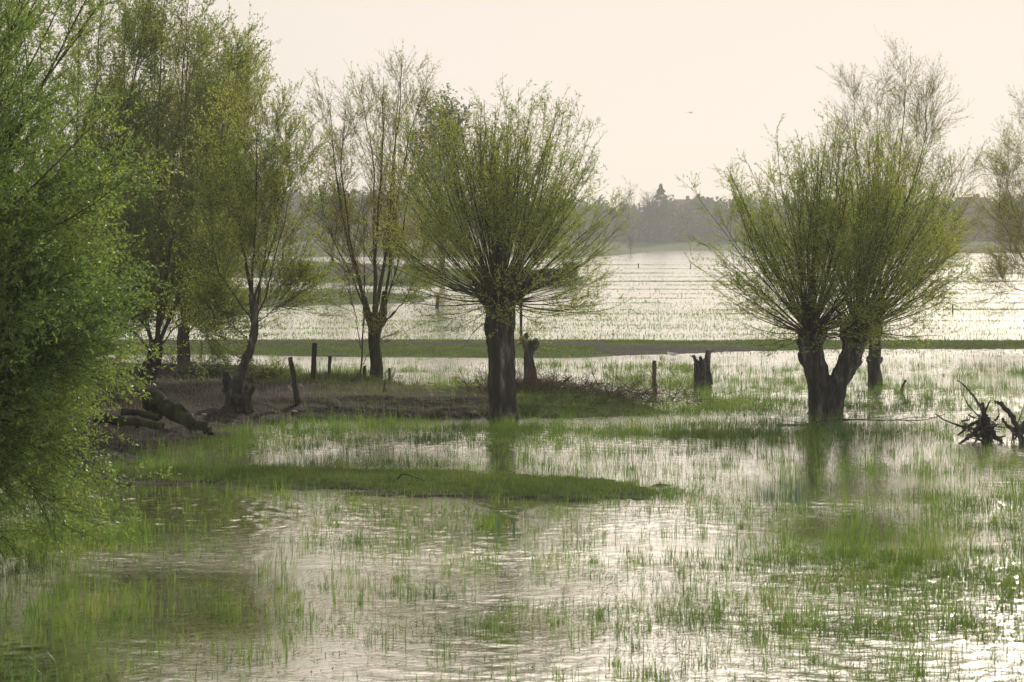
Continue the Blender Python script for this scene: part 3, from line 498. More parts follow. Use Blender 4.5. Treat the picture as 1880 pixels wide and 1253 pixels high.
far_tree('round_tree', 'hazy grey-green tree seen between the stems of the many-stemmed willow', 610, 325, 517, 60, 230, 42, 1.4, 0.3, z0=0.3, round_=3000)
far_tree('round_tree', 'low hazy tree just left of the grey-green one, behind the leaning stem', 520, 345, 500, 50, 240, 46, 1.3, 0.3, z0=0.3)
far_tree('round_tree', 'low hazy tree behind the right half of the many-stemmed willow', 720, 345, 500, 55, 260, 47, 1.4, 0.3, z0=0.3)
far_tree('bare_tree', 'bare hazy tree on the far shore just right of the central willow', 1150, 335, 460, 24, 640, 43, 0, 0, z0=0.6)
far_tree('bare_tree', 'small bare hazy tree on the far shore immediately left of the spruce', 1190, 342, 460, 16, 640, 44, 0, 0, z0=0.6)
far_tree('bare_tree', 'twisted bare shrub at the tip of the green far spit', 1158, 425, 468, 18, 440, 45, 0, 0, z0=0.1)
# the wood: one mass, uncountable
rng = np.random.default_rng(51); ac = Acc(); tr = Acc()
for k in range(470):
    px = -900+k*(3900/470)+rng.normal(0, 6); D = rng.uniform(650, 720); x = (px-940)/F*D
    top = (375 if 1120 < px < 1330 else 366)+rng.normal(0, 3)+(-18 if px < 760 else 0)+5*math.sin(px*0.013); zt = CAM_H+(HY-top)/F*D; r = rng.uniform(3.5, 6.5)
    hh_ = zt-1.0
    ac.add(*blob_crown(rng, (x, D, 1+hh_*0.47), (r, r, hh_*0.62), 1000, 1.5, 0.8))
    P = np.array([[(x, D, 0.4), (x+.2, D, hh_*0.5), (x, D, hh_*0.8)]]); tr.add(*tubes(P, np.array([[0.25, 0.16, 0.05]]), 5))
o = thing('woodland', 'continuous hazy wood closing the far shore', 'wood', (0, 600, 0)); o['kind'] = 'stuff'
w_ = obj('trees', ac.mesh('trees', False), M['leaf_wood'], o); w_['kind'] = 'stuff'; w_ = obj('trunks', tr.mesh('trunks'), M['bark'], o); w_['kind'] = 'stuff'
# spruce
rng = np.random.default_rng(52); D = 640; x = (1213-940)/F*D; top = CAM_H+(HY-338)/F*D
t = thing('spruce', 'dark pointed spruce standing above the far wood', 'tree', (x, D, 0.6), None)
obj('trunk', mesh_np('trunk', *tubes(np.array([[(x, D, 0.4), (x, D, top*0.6), (x, D, top)]]), np.array([[0.22, 0.15, 0.03]]), 6)), M['bark'], t)
n = 6000; hz = rng.random(n)**1.3; z = top-hz*(top-2); ph = rng.uniform(0, 6.28, n); tier = 0.75+0.25*np.sin(z*4.0); rr = (0.1+np.clip(hz*3.2, 0, 1)*3.6)*tier*rng.random(n)**0.5
p = np.stack([x+rr*np.cos(ph), D+rr*np.sin(ph), z-rr*0.2], 1); a = np.stack([np.cos(ph), np.sin(ph), -0.3+0*ph], 1); b = nz(np.cross(a, rng.normal(0, 1, a.shape)))
obj('crown', mesh_np('crown', np.stack([p-a*.25, p+b*.12, p+a*.3, p-b*.12], 1).reshape(-1, 3), np.arange(4*n).reshape(-1, 4), smooth=False), M['leaf_far'], t)
# house on the far shore: walls, tiled roof with chimney
def box(x0, x1, y0, y1, z0, z1):
    V = [(x, y, z) for z in (z0, z1) for y in (y0, y1) for x in (x0, x1)]
    return np.array(V), [(0, 2, 3, 1), (4, 5, 7, 6), (0, 1, 5, 4), (2, 6, 7, 3), (0, 4, 6, 2), (1, 3, 7, 5)]
def house(px0, px1, ridge, D, label, chim):
    x0, x1 = (px0-940)/F*D, (px1-940)/F*D; zr = CAM_H+(HY-ridge)/F*D; ze = zr-3.2
    t = thing('house', label, 'house', ((x0+x1)/2, D+4, 0.6), 'houses behind the far wood')
    a = Acc(); a.add(*box(x0, x1, D, D+8, 0.3, ze)); obj('wall', a.mesh('wall', False), M['render'], t)
    V = np.array([(x0-.4, D-.5, ze-.2), (x1+.4, D-.5, ze-.2), (x1+.4, D+8.5, ze-.2), (x0-.4, D+8.5, ze-.2), (x0+2, D+4, zr), (x1-.4, D+4, zr)])
    rf = obj('roof', mesh_np('roof', V, [(0, 1, 5, 4), (2, 3, 4, 5), (0, 3, 2, 1)], [(1, 2, 5), (3, 0, 4)], False), M['tile'], t)
    a = Acc(); cx = (chim-940)/F*D; a.add(*box(cx-.55, cx+.55, D+3.5, D+4.6, zr-.6, zr+1.2)); c = obj('chimney', a.mesh('chimney', False), M['tile'], rf); c.location = (0, 0, 0)
    for k in range(4):
        wx = x0+(x1-x0)*(k+.5)/4; a = Acc(); a.add(*box(wx-.5, wx+.5, D-.06, D+.05, ze-2.2, ze-.9)); obj('window', a.mesh('window', False), M['grey_feather'], t)
house(1228, 1300, 366, 735, 'long low house with a dark tiled roof and chimney showing above the far wood', 1264)
house(1752, 1812, 362, 738, 'second dark roof above the far wood, right of the V-shaped willow', 1800)
for k, (px, tp) in enumerate(((1280, 359), (1293, 361), (1306, 358))):
    far_tree('dense_tree', ('round dark treetop right of the chimney on the far skyline', 'middle one of the three dark treetops right of the far chimney', 'rightmost of the three dark treetops beside the far chimney')[k], px, tp, 450, 9, 722, 60+k, 3.0, 0.9, z0=0.6, group='treetops beside the far house')

# hedge on the mid left island, flat topped
rng = np.random.default_rng(53); D = 164; n = 9000
x0, x1 = (940-940)/F*D, (1058-940)/F*D; xx_ = rng.uniform(x0, x1, n); topz = 1.25+0.35*np.clip((xx_-x0)/(x1-x0)*1.6-0.5, 0, 1)-0.55*np.exp(-((xx_-(1010-940)/F*D)/1.0)**2)*0.5+0.12*np.sin(xx_*3)
p = np.stack([xx_, D+rng.uniform(-.9, .9, n), topz*rng.random(n)**0.6], 1); a = nz(rng.normal(0, 1, (n, 3))); b = nz(np.cross(a, rng.normal(0, 1, (n, 3)))); s = 0.16
hg = thing('hedge', 'dark flat-topped scrub hedge on the spit behind the central willow', 'hedge', ((x0+x1)/2, D, 0))
obj('foliage', mesh_np('foliage', np.stack([p-a*s, p+b*s*.6, p+a*s, p-b*s*.6], 1).reshape(-1, 3), np.arange(4*n).reshape(-1, 4), smooth=False), M['leaf_far'], hg)
P = shoot(rng, np.stack([np.linspace(x0+.2, x1-.2, 24), np.full(24, D), np.zeros(24)], 1), rng.normal(0, .2, (24, 3))+np.array([0, 0, 1]), np.full(24, 1.1), 5, 0, .05)
obj('stems', mesh_np('stems', *tubes(P, 0.04*np.linspace(1, .4, 5)[None]*np.ones((24, 1)), 4)), M['twig'], hg)

# ------------------------------------------------------------------ posts, stumps, driftwood
def post(px0, pyb, px1, pyt, w, label, z0=0.0, name='fence_post', seed=0, mid=None, group='old fence posts'):
    D = (CAM_H-z0)*F/(pyb-HY); rp = w/2/F*D
    pts = [(px0, pyb+8), (px0, pyb)]+([mid] if mid else [((px0+px1)/2, (pyb+pyt)/2)])+[(px1, pyt)]
    me = gnarl([limb(pts, D, [rp*1.1, rp*1.08, rp, rp*0.92])], voxel=max(rp*0.3, 0.008), amp=rp*0.22, seed=seed, freq=16); me.name = name
    o = obj(name, me, M['post']); base = Vector([float(v) for v in W(px0, pyb, D)])
    me.transform(__import__('mathutils').Matrix.Translation(-base)); o.location = base
    return tag(o, label, 'post', group)
post(545, 736, 532, 656, 10, 'stout post leaning left at the front edge of the mud bank', 0.3, seed=1, mid=(540, 692))
post(574, 712, 578, 630, 10, 'tallest grey post of the row, second from the left on the bank', 0.2, seed=2)
post(602, 707, 606, 654, 7, 'dark post beside the yellow flowers', 0.2, seed=3)
post(669, 713, 669, 672, 6, 'short grey post touching the slim sapling stem', 0.15, seed=4)
post(715, 713, 715, 676, 5, 'short thin post right of the many-stemmed willow trunk', 0.15, seed=5)
post(1202, 719, 1201, 662, 8, 'lone post standing in the flooded grass between the two pollard willows', 0, seed=6)
post(802, 566, 805, 541, 6, 'distant post left of the central willow, on the mid water', 0, seed=7, group='far posts in the water')
post(1749, 575, 1749, 559, 3, 'tiny far post in the bright water right of the V-shaped willow', 0, seed=8, group='far posts in the water')
post(1172, 492, 1172, 484, 2, 'left one of two tiny far posts between the pollard willows', 0, seed=9, group='far posts in the water')
post(1268, 493, 1268, 485, 2, 'right one of two tiny far posts between the pollard willows', 0, seed=10, group='far posts in the water')
post(957, 640, 956, 540, 5, 'thin tall pole rising just right of the central willow trunk', 0, name='pole', seed=11, group=None)
post(1655, 722, 1663, 698, 5, 'small crooked stake sticking out of the water right of the thin willow trunk', 0, name='stake', seed=12, mid=(1657, 710), group=None)

def snag(name, label, base_px, D, parts, knob=(), spl=(), cat='stump', mt='deadwood', amp=0.03, seed=0):
    t = thing(name, label, cat, W(*base_px, D)); obj('trunk', gnarl([limb(*p) if False else limb(p[0], D, p[1], p[2] if len(p) > 2 else None) for p in parts], voxel=0.016, bumps=[(W(*k[0], D), k[1]) for k in knob], amp=amp, seed=seed, freq=10), M[mt], t)
    rng = np.random.default_rng(seed)
    for pts, r in spl:
        P = np.array([W(a, b, D) for a, b in pts]); P = P[None]+np.zeros((1, 1, 3)); obj('twig', mesh_np('twig', *tubes(P, np.linspace(r, r*.3, len(pts))[None], 5)), M[mt], t)
    return t
D1 = depth(712)
snag('tree_stump', 'grey hollow stump with jagged prongs standing in the flooded meadow', (1290, 710), D1,
     [([(1291, 716), (1290, 708), (1289, 690)], [0.2, 0.19, 0.16]), ([(1284, 705), (1281, 680), (1278, 665), (1272, 652)], [0.10, 0.085, 0.06, 0.04]), ([(1290, 700), (1288, 675), (1287, 655)], [0.10, 0.06, 0.03], (0, .1, .15)),
      ([(1299, 705), (1299, 680), (1300, 655), (1300, 643)], [0.11, 0.085, 0.075, 0.06]), ([(1293, 700), (1293, 675), (1292, 657)], [0.08, 0.05, 0.02], (0, -.1, -.12))],
     spl=[([(1301, 650), (1306, 647), (1310, 642)], 0.02), ([(1278, 660), (1270, 655), (1266, 652)], 0.018), ([(1304, 690), (1309, 684), (1311, 680)], 0.012), ([(1276, 668), (1268, 672), (1262, 677)], 0.008)], seed=21)
D1 = depth(705)
t = snag('willow_snag', 'short pollard stump with a broken knobbly head behind the central willow trunk', (974, 705), D1,
     [([(975, 714), (974, 700), (972, 670), (971, 650), (972, 625)], [0.19, 0.165, 0.13, 0.125, 0.14]), ([(974, 650), (981, 638), (982, 622)], [0.1, 0.08, 0.05]), ([(970, 645), (964, 632), (966, 612)], [0.1, 0.07, 0.04])],
     knob=[((984, 633), 0.07), ((966, 628), 0.08)], mt='bark', seed=22)
rng = np.random.default_rng(22); d, th = dirs_fan(rng, 26, 0.1, 1.9); P = shoot(rng, W(966, 628, D1)+d*.1, d, rng.uniform(.3, .75, 26), 6, .03, .08); lvv = Acc(); lvv.add(*leaf_quads(rng, P, .03, .1, (.03, .06), (.012, .02)))
obj('branches', mesh_np('branches', *tubes(P, .005*np.linspace(1, .4, 6)[None]*np.ones((26, 1)), 3)), M['twig'], t); obj('foliage', lvv.mesh('foliage', False), M['leaf'], t)

def wood_piece(name, label, cat, D, pieces, mt='deadwood', base=None, amp=0.35, part='root', sc=1.0):
    """pieces: list of (pixel points, radius0, radius1, dys); each is a limb of one piece of dead wood"""
    t = thing(name, label, cat, W(*(base or pieces[0][0][0]), D))
    for k, (pts, r0, r1, dys) in enumerate(pieces):
        r0 *= sc; r1 *= sc; rg = np.random.default_rng(k+100); P = np.array(limb(pts, D, None, dys)[0]); K = len(P)*4; tq = np.linspace(0, len(P)-1, K)
        P = np.stack([np.interp(tq, range(len(P)), P[:, c]) for c in range(3)], 1); P[1:-1] = (P[:-2]+P[1:-1]*2+P[2:])/4; P += rg.normal(0, r0*amp*0.4, P.shape)
        obj(part if k else 'trunk', mesh_np(part, *tubes(P[None], (np.linspace(r0, r1, K)*rg.uniform(1-amp*.6, 1+amp*.6, K))[None], 8)), M[mt], t)
    return t
D1 = depth(812)
rg = np.random.default_rng(77)
pcs = [([(1810, 815), (1808, 780), (1806, 755), (1804, 742)], 0.10, 0.05, None), ([(1806, 760), (1795, 735), (1780, 715), (1764, 700)], 0.035, 0.012, (0, .1, .2, .3)), ([(1800, 768), (1778, 745), (1765, 720), (1760, 676)], 0.016, 0.004, None),
       ([(1806, 770), (1785, 795), (1765, 808), (1755, 812)], 0.06, 0.02, (0, -.1, -.2, -.3)), ([(1806, 785), (1790, 800), (1775, 812)], 0.05, 0.02, (0, -.3, -.5)), ([(1808, 775), (1825, 800), (1838, 813)], 0.09, 0.03, (0, -.1, -.2)),
       ([(1800, 790), (1770, 785), (1745, 777), (1727, 764)], 0.03, 0.012, (0, .2, .4, .5)), ([(1800, 775), (1780, 780), (1758, 800)], 0.05, 0.02, None), ([(1812, 770), (1822, 790), (1828, 815)], 0.05, 0.03, (0, .2, .3)), ([(1806, 760), (1814, 745), (1818, 735)], 0.03, 0.01, None)]
for _ in range(60):
    x0_ = rg.normal(1803, 16); y0_ = rg.uniform(768, 812); an = rg.uniform(-2.9, .3); l_ = rg.uniform(14, 38); b_ = an+rg.normal(0, .8)
    pcs.append(([(x0_, y0_), (x0_+math.cos(an)*l_*.5, y0_+math.sin(an)*l_*.3), (x0_+math.cos(an)*l_*.5+math.cos(b_)*l_*.5, min(814, y0_+math.sin(an)*l_*.3+math.sin(b_)*l_*.4+4))], rg.uniform(.008, .032), .006, (rg.uniform(-.3, .3), rg.uniform(-.4, .4), rg.uniform(-.5, .5))))
wood_piece('driftwood_root', 'dark tangled uprooted stump with two long thin upright limbs, lying in water at the right', 'driftwood', D1, pcs, 'deadwood', (1806, 812), sc=0.8)
pcs = [([(1878, 818), (1868, 785), (1855, 760), (1843, 745), (1830, 738)], 0.075, 0.04, (0, 0, 0, .1, .1)), ([(1870, 790), (1885, 775), (1905, 765)], 0.08, 0.04, None), ([(1862, 790), (1845, 780), (1838, 768)], 0.05, 0.03, (0, -.1, -.1)), ([(1868, 780), (1880, 745), (1892, 728)], 0.012, 0.005, None), ([(1880, 800), (1900, 795), (1930, 812)], 0.08, 0.04, None)]
for _ in range(10):
    a = rg.uniform(-1, 1.5); pcs.append(([(1875+a*8, 795), (1875+a*20, 800+rg.uniform(-15, 5)), (1875+a*30, 813)], rg.uniform(.02, .05), .01, (0, rg.uniform(-.3, .3), rg.uniform(-.4, .4))))
wood_piece('driftwood_root', 'second dark tangle of roots with one curved grey limb, cut off by the right edge', 'driftwood', D1-.4, pcs, 'deadwood', (1875, 815), sc=0.8)
D1 = depth(778)
wood_piece('fallen_branch', 'long thin dead branch lying across the shallow water right of the V-shaped trunk', 'branch', D1, [([(1420, 776), (1490, 778), (1560, 771), (1640, 772), (1700, 774), (1745, 765)], 0.022, 0.01, (-.6, -.3, 0, 0, .2, .5)), ([(1560, 772), (1600, 768), (1640, 764)], 0.012, 0.005, None), ([(1640, 772), (1680, 766), (1720, 768)], 0.012, 0.005, None), ([(1490, 778), (1450, 774), (1410, 768)], 0.012, 0.005, None), ([(1660, 772), (1690, 780), (1730, 779)], 0.010, 0.005, None)], part='twig', sc=0.65)
wood_piece('fallen_branch', 'pale bent branch at the foot of the V-shaped willow', 'branch', depth(777), [([(1490, 777), (1520, 772), (1550, 770), (1580, 771)], 0.016, 0.012, None), ([(1508, 768), (1528, 762), (1535, 754)], 0.012, 0.006, None)], part='twig')
wood_piece('fallen_branch', 'forked grey branch tilted up out of the water behind the dead brush', 'branch', depth(712), [([(1024, 713), (1034, 702), (1050, 690)], 0.04, 0.012, None), ([(1030, 708), (1040, 700), (1044, 697)], 0.03, 0.01, None)], part='twig')
wood_piece('fallen_branch', 'dark curved branch stub and trailing twig at the front of the short posts', 'branch', (CAM_H-.25)*F/(728-HY), [([(705, 726), (705, 712), (708, 697)], 0.03, 0.012, None), ([(706, 714), (714, 722), (728, 729), (760, 729)], 0.02, 0.008, None)], part='twig')
D1 = (CAM_H-.35)*F/(785-HY)
wood_piece('fallen_log', 'mossy half-rotten log sloping down to the water under the left trees', 'log', D1, [([(272, 738), (300, 748), (335, 768), (365, 782), (392, 792)], 0.2, 0.06, (.3, .2, 0, -.1, -.2)), ([(290, 760), (262, 775), (250, 782)], 0.12, 0.05, None), ([(345, 764), (338, 752), (332, 745)], 0.05, 0.02, None)], 'bark_moss', amp=0.3)
wood_piece('fallen_log', 'dark log lying level left of the mossy one', 'log', D1-.6, [([(175, 766), (215, 772), (262, 776), (300, 784)], 0.09, 0.07, None), ([(215, 760), (250, 762), (285, 770)], 0.06, 0.05, (.4, .4, .4))], 'bark_moss', amp=0.2)
wood_piece('fallen_branch', 'pale thin pole lying on the mud bank left of the gnarled stump', 'branch', (CAM_H-.32)*F/(704-HY), [([(372, 704), (400, 704), (420, 705)], 0.03, 0.02, None)], part='twig')
wood_piece('fallen_branch', 'pale thin stick lying on the bank right of the gnarled stump', 'branch', (CAM_H-.32)*F/(708-HY), [([(462, 702), (490, 706), (512, 711)], 0.025, 0.015, None)], part='twig')
wood_piece('fallen_branch', 'curved dead twig lying on the near grassy spit', 'branch', (CAM_H-.12)*F/(884-HY), [([(730, 880), (738, 870), (752, 873), (782, 884)], 0.012, 0.005, None)], part='twig')

def brush(name, label, cat, c, size, n, ln, mt, seed, leaves=None, lm=None, up=0.0, flat=0.35):
    rng = np.random.default_rng(seed); o = np.array(c)+rng.normal(0, 1, (n, 3))*np.array(size)*0.5; o[:, 2] = c[2]+np.abs(rng.normal(0, size[2]*.3, n))
    d = rng.normal(0, 1, (n, 3)); d[:, 2] = np.abs(d[:, 2])*flat+up; P = shoot(rng, o, d, rng.uniform(*ln, n), 7, -0.03, 0.13)
    t = thing(name, label, cat, c); obj('tangle', mesh_np('tangle', *tubes(P, .007*np.linspace(1, .35, 7)[None]*rng.uniform(.6, 1.4, (n, 1)), 3)), M[mt], t)
    P1, _, _ = branch(rng, P, 4, .2, .95, (.4, 1.), (.15, .4), 4, 0, .1, .3); obj('brushwood', mesh_np('brushwood', *tubes(P1, .003*np.ones((len(P1), 4)), 3)), M[mt], t)
    if leaves: a = Acc(); a.add(*leaf_quads(rng, P1, leaves, 0, (.03, .07), (.015, .03))); obj('foliage', a.mesh('foliage', False), M[lm], t)
    return t
brush('bramble_heap', 'heap of reddish-brown dead brambles right of the central willow trunk', 'brambles', G(968, 734, 0.15), (1.0, 1.0, 0.45), 600, (.35, 1.0), 'twig_dead', 71)
brush('bramble_heap', 'low greyish dead brushwood at the tip of the spit', 'brambles', G(1065, 742, 0.1), (2.2, 0.9, 0.4), 700, (.35, 1.05), 'twig_dead', 72)
wood_piece('fallen_branch', 'dark forked limbs sticking up from the brushwood tip', 'branch', depth(745), [([(1072, 742), (1082, 722), (1086, 702)], 0.03, 0.012, None), ([(1076, 732), (1070, 720), (1068, 713)], 0.015, 0.008, None), ([(1112, 742), (1130, 728), (1155, 712)], 0.022, 0.006, None), ([(1108, 742), (1110, 722), (1112, 708)], 0.012, 0.006, None), ([(1120, 738), (1126, 722), (1124, 712)], 0.01, 0.005, None), ([(1095, 743), (1088, 728), (1092, 716)], 0.012, 0.005, None)], part='twig')
brush('bramble_heap', 'dry brown grass and stems around the short posts', 'brambles', G(655, 712, 0.2), (1.3, .6, .25), 220, (.2, .5), 'twig_dead', 73)
brush('brush_pile', 'tangle of cut grey sticks around the olive willow trunk', 'brush', G(320, 692, 0.3), (1.3, .9, .5), 190, (.5, 1.3), 'twig_red', 74)
brush('brush_pile', 'drooping leafy brushwood beside the leaning stem', 'brush', G(482, 700, 0.3), (0.65, .4, .25), 120, (.2, .45), 'twig', 75, .09, 'leaf', 0.1, 0.5)
brush('low_shrub', 'low dark green leafy ground cover behind the gnarled stump', 'shrub', G(385, 693, 0.3), (1.0, .5, .2), 120, (.15, .4), 'twig', 76, .035, 'reed', 0.3)
brush('brush_pile', 'grey dead sticks under the overhanging big near tree', 'brush', G(190, 745, 0.35), (1.6, 1.2, .4), 160, (.4, 1.2), 'twig_dead', 78)

# yellow flowers
c = G(610, 712, 0.2); rng = np.random.default_rng(80); n = 60
fl = thing('flower_clump', 'small clump of bright yellow flowers at the foot of the dark post', 'flowers', c)
o_ = c+rng.normal(0, 1, (n, 3))*np.array([.12, .07, 0]); P = shoot(rng, o_, np.tile([0, 0, 1.], (n, 1))+rng.normal(0, .2, (n, 3)), rng.uniform(.08, .2, n), 4, 0, .1)
obj('stems', mesh_np('stems', *tubes(P, .004*np.ones((n, 4)), 3)), M['reed'], fl)
a = Acc(); a.add(*leaf_quads(rng, P, .015, .6, (.03, .05), (.03, .045), ang=(.5, 1.5))); obj('petals', a.mesh('petals', False), M['petal'], fl)

# birds
def bird(name, label, pos, span, body_l, head=1, flying=True, seed=0):
    pos = np.array(pos, float); t = thing(name, label, 'bird', pos); n = 9; s = np.linspace(0, 1, n); r = body_l*0.19*np.sin(np.pi*np.clip(s*0.94+0.04, 0, 1))**0.75*(1-0.25*s)
    P = np.stack([head*(0.5-s)*body_l, 0*s, 0.05*body_l*np.cos(s*5)], 1)+pos+(0 if flying else np.array([0, 0, body_l*.25])); obj('body', mesh_np('body', *tubes(P[None], r[None], 10)), M['white_feather'], t)
    hp = P[0]+np.array([head*.02*body_l, 0, .1*body_l]); P2 = np.stack([hp-[head*.08*body_l, 0, .06*body_l], hp, hp+[head*.08*body_l, 0, .01*body_l]]); obj('head', mesh_np('head', *tubes(P2[None], np.array([[.08, .1, .03]])*body_l, 8)), M['white_feather'], t)
    P3 = np.stack([hp+[head*.07*body_l, 0, 0], hp+[head*.2*body_l, 0, -.02*body_l]]); obj('beak', mesh_np('beak', *tubes(P3[None], np.array([[.025, .006]])*body_l, 6)), M['beak'], t)
    for sg in (-1, 1):
        if flying:
            w = [(0, 0, .03), (.22, .05, .10), (.42, -.12, .02), (.5, -.22, -.03)]; V = []
            for (q, f, z) in w:
                ch = .20*(1-q*1.5)*span*.7
                for dz in (.006, -.006): V += [pos+np.array([q*span*sg*.85, q*span*.3+0, z*span*.9+dz*span]), pos+np.array([q*span*sg*.85-head*ch, q*span*.3+.25*ch, z*span*.9+dz*span])]
            Q = []
            for k in range(3): b = k*4; Q += [(b, b+4, b+5, b+1), (b+2, b+3, b+7, b+6), (b, b+2, b+6, b+4), (b+1, b+5, b+7, b+3)]
            obj('wing', mesh_np('wing', np.array(V), Q), M['grey_feather'], t)
        else:
            P4 = np.stack([P[2]+[0, sg*.12*body_l, .04*body_l], P[4]+[0, sg*.16*body_l, .03*body_l], P[8]+[-head*.08*body_l, sg*.05*body_l, 0]]); obj('wing', mesh_np('wing', *tubes(P4[None], np.array([[.05, .08, .015]])*body_l, 6)), M['grey_feather'], t)
            P5 = np.stack([P[4]+[0, sg*.05*body_l, 0], P[4]+[0, sg*.05*body_l, -.32*body_l]]); obj('leg', mesh_np('leg', *tubes(P5[None], np.array([[.012, .012]])*body_l, 5)), M['beak'], t)
    return t
bird('gull', 'white gull resting at the water edge of the far bank, left of the hollow stump', G(1236, 655, 0.03), 0, 0.30, -1, False)
bird('gull', 'lone gull in flight in the open sky between the pollard willows', W(1268, 207, 190), 0.62, 0.3, 1)
bird('gull', 'tiny distant bird in the sky above the V-shaped willow', W(1522, 157, 330), 0.4, 0.25, 1)

# pale stones and wood chips on the mud
rng = np.random.default_rng(90)
for k, (px, py, lb) in enumerate(((351, 757, 'pale flat stone on the mud just right of the mossy log'), (374, 755, 'widest pale stone on the mud between log and stump'), (379, 763, 'lowest pale stone of the few between log and stump'), (541, 740, 'small pale stone at the foot of the left-leaning post'))):
    bm = bmesh.new(); bmesh.ops.create_icosphere(bm, subdivisions=2, radius=1)
    for v in bm.verts: v.co = Vector((v.co.x*.06, v.co.y*.045, v.co.z*.025))*(1+.35*mnoise.noise(v.co*1.7+Vector((k*3, 0, 0))))
    me = bpy.data.meshes.new('stone'); bm.to_mesh(me); bm.free(); o = obj('stone', me, M['path'])
    c = G(px, py, .3); hz_, _ = terrain(np.array([[c[0]]]), np.array([[c[1]]])); o.location = (c[0], c[1], float(hz_[0, 0])+.015); tag(o, lb, 'stone', 'pale stones on the mud bank')

# ------------------------------------------------------------------ grass
def ell(px, py, cx, cy, rx, ry): return np.exp(-(((px-cx)/rx)**2+((py-cy)/ry)**2))
def blades(rng, x, y, z, h, w, mat_, name, label, cat='grass', lean=0.35, seg=3):
    n = len(x); o = np.stack([x, y, z], 1); ph = rng.uniform(0, 2*np.pi, n); ld = np.stack([np.cos(ph), np.sin(ph), 0*ph], 1)*(rng.gamma(1.6, lean/1.6, n))[:, None]
    sd = np.stack([-np.sin(ph+rng.normal(0, .9, n)), np.cos(ph), 0*ph], 1); sd = nz(sd); rows = []
    for k in range(seg+1):
        s = k/seg; c = o+np.array([0, 0, 1.])*(h*s*(1-0.25*s*np.clip(np.linalg.norm(ld, axis=1), 0, 1.6)))[:, None]+ld*(h*s*s)[:, None]
        wk = w*(1-0.85*s**1.5)
        rows += [c-sd*(wk/2)[:, None], c+sd*(wk/2)[:, None]]
    V = np.stack(rows, 1).reshape(-1, 3); b = np.arange(n)[:, None]*(2*(seg+1)); Q = np.concatenate([b+np.array([2*k, 2*k+1, 2*k+3, 2*k+2]) for k in range(seg)], 1).reshape(-1, 4)
    return tag(obj(name, mesh_np(name, V, Q), mat_), label, cat, kind='stuff')
def scatter(rng, D0, D1, per_m2, margin=0.03, xmin=-.27, xmax=.27):
    area = (D1**2-D0**2)/2*(xmax-xmin); n = int(area*per_m2); D = np.sqrt(rng.uniform(D0**2, D1**2, n)); x = rng.uniform(xmin, xmax, n)*D
    return x, D, 940+x/D*F, HY+CAM_H*F/D
def bands(px, py):
    """how thickly grass stands in the flood, from bare pools (0) to tussocks (1)"""
    x = (px-940)/F*depth(py); y = depth(py)
    n = fbm(x*0.55, y, 1.1, 4); n2 = fbm(x*0.3, y, 4.0, 8); f = np.clip((n-0.42)*3.2, 0, 1); f2 = np.clip((n2-0.35)*2.5, 0, 1)
    d = 0.05+0.45*f*f2+0.12*f
    for cx, cy, rx, ry, a in ((1600, 1110, 330, 140, .95), (1820, 1000, 220, 100, .75), (80, 1100, 160, 220, .9), (60, 960, 140, 60, .7), (1280, 1110, 100, 28, 1.1), (1220, 1225, 110, 30, 1.0), (1450, 1000, 200, 40, .5), (750, 985, 130, 25, .35), (480, 912, 90, 12, .8), (650, 915, 120, 12, .6), (1400, 950, 200, 25, .5),
                              (1150, 800, 330, 14, .3), (1400, 795, 260, 14, 1.1), (1100, 790, 200, 10, .4), (1750, 858, 170, 13, 1.1), (950, 800, 80, 22, .5), (620, 800, 150, 22, .25), (560, 783, 60, 8, .6), (1170, 903, 110, 9, 1.6), (1270, 912, 90, 8, .7), (1100, 925, 200, 6, .6), (700, 856, 500, 5, .6), (430, 815, 60, 18, .6), (800, 800, 100, 12, .5), (1300, 745, 170, 9, .9), (1500, 720, 400, 9, .45), (1640, 712, 60, 4, .9),
                              (1250, 715, 60, 8, .7), (1350, 735, 60, 8, .7), (1650, 745, 140, 14, .45), (1700, 700, 200, 4, .3), (780, 722, 70, 8, .8), (850, 716, 80, 6, .7), (700, 682, 600, 2.5, .45), (1180, 684, 120, 10, .4), (1230, 690, 120, 14, .3), (1000, 830, 700, 20, .15), (700, 600, 600, 22, .35), (1100, 585, 500, 20, .3), (1000, 617, 900, 6, .4), (300, 850, 200, 20, .5)):
        d = d+a*ell(px, py, cx, cy, rx, ry)*(0.35+0.9*n2)*np.clip(0.4+f*1.1, 0, 1.2)
    for cx, cy, rx, ry, a in ((1250, 985, 190, 50, .85), (600, 1200, 120, 80, .6), (1080, 1200, 110, 60, .5), (1300, 1240, 90, 30, .5), (1650, 890, 230, 12, .7), (400, 1050, 220, 90, .55), (900, 664, 900, 5, .97), (1050, 1040, 150, 40, .3), (1750, 1200, 80, 20, .3)):
        d = d*(1-a*ell(px, py, cx, cy, rx, ry))
    return np.clip(d, 0, 1.4)
rng = np.random.default_rng(100)
X, Y, Hh, Wd = [], [], [], []
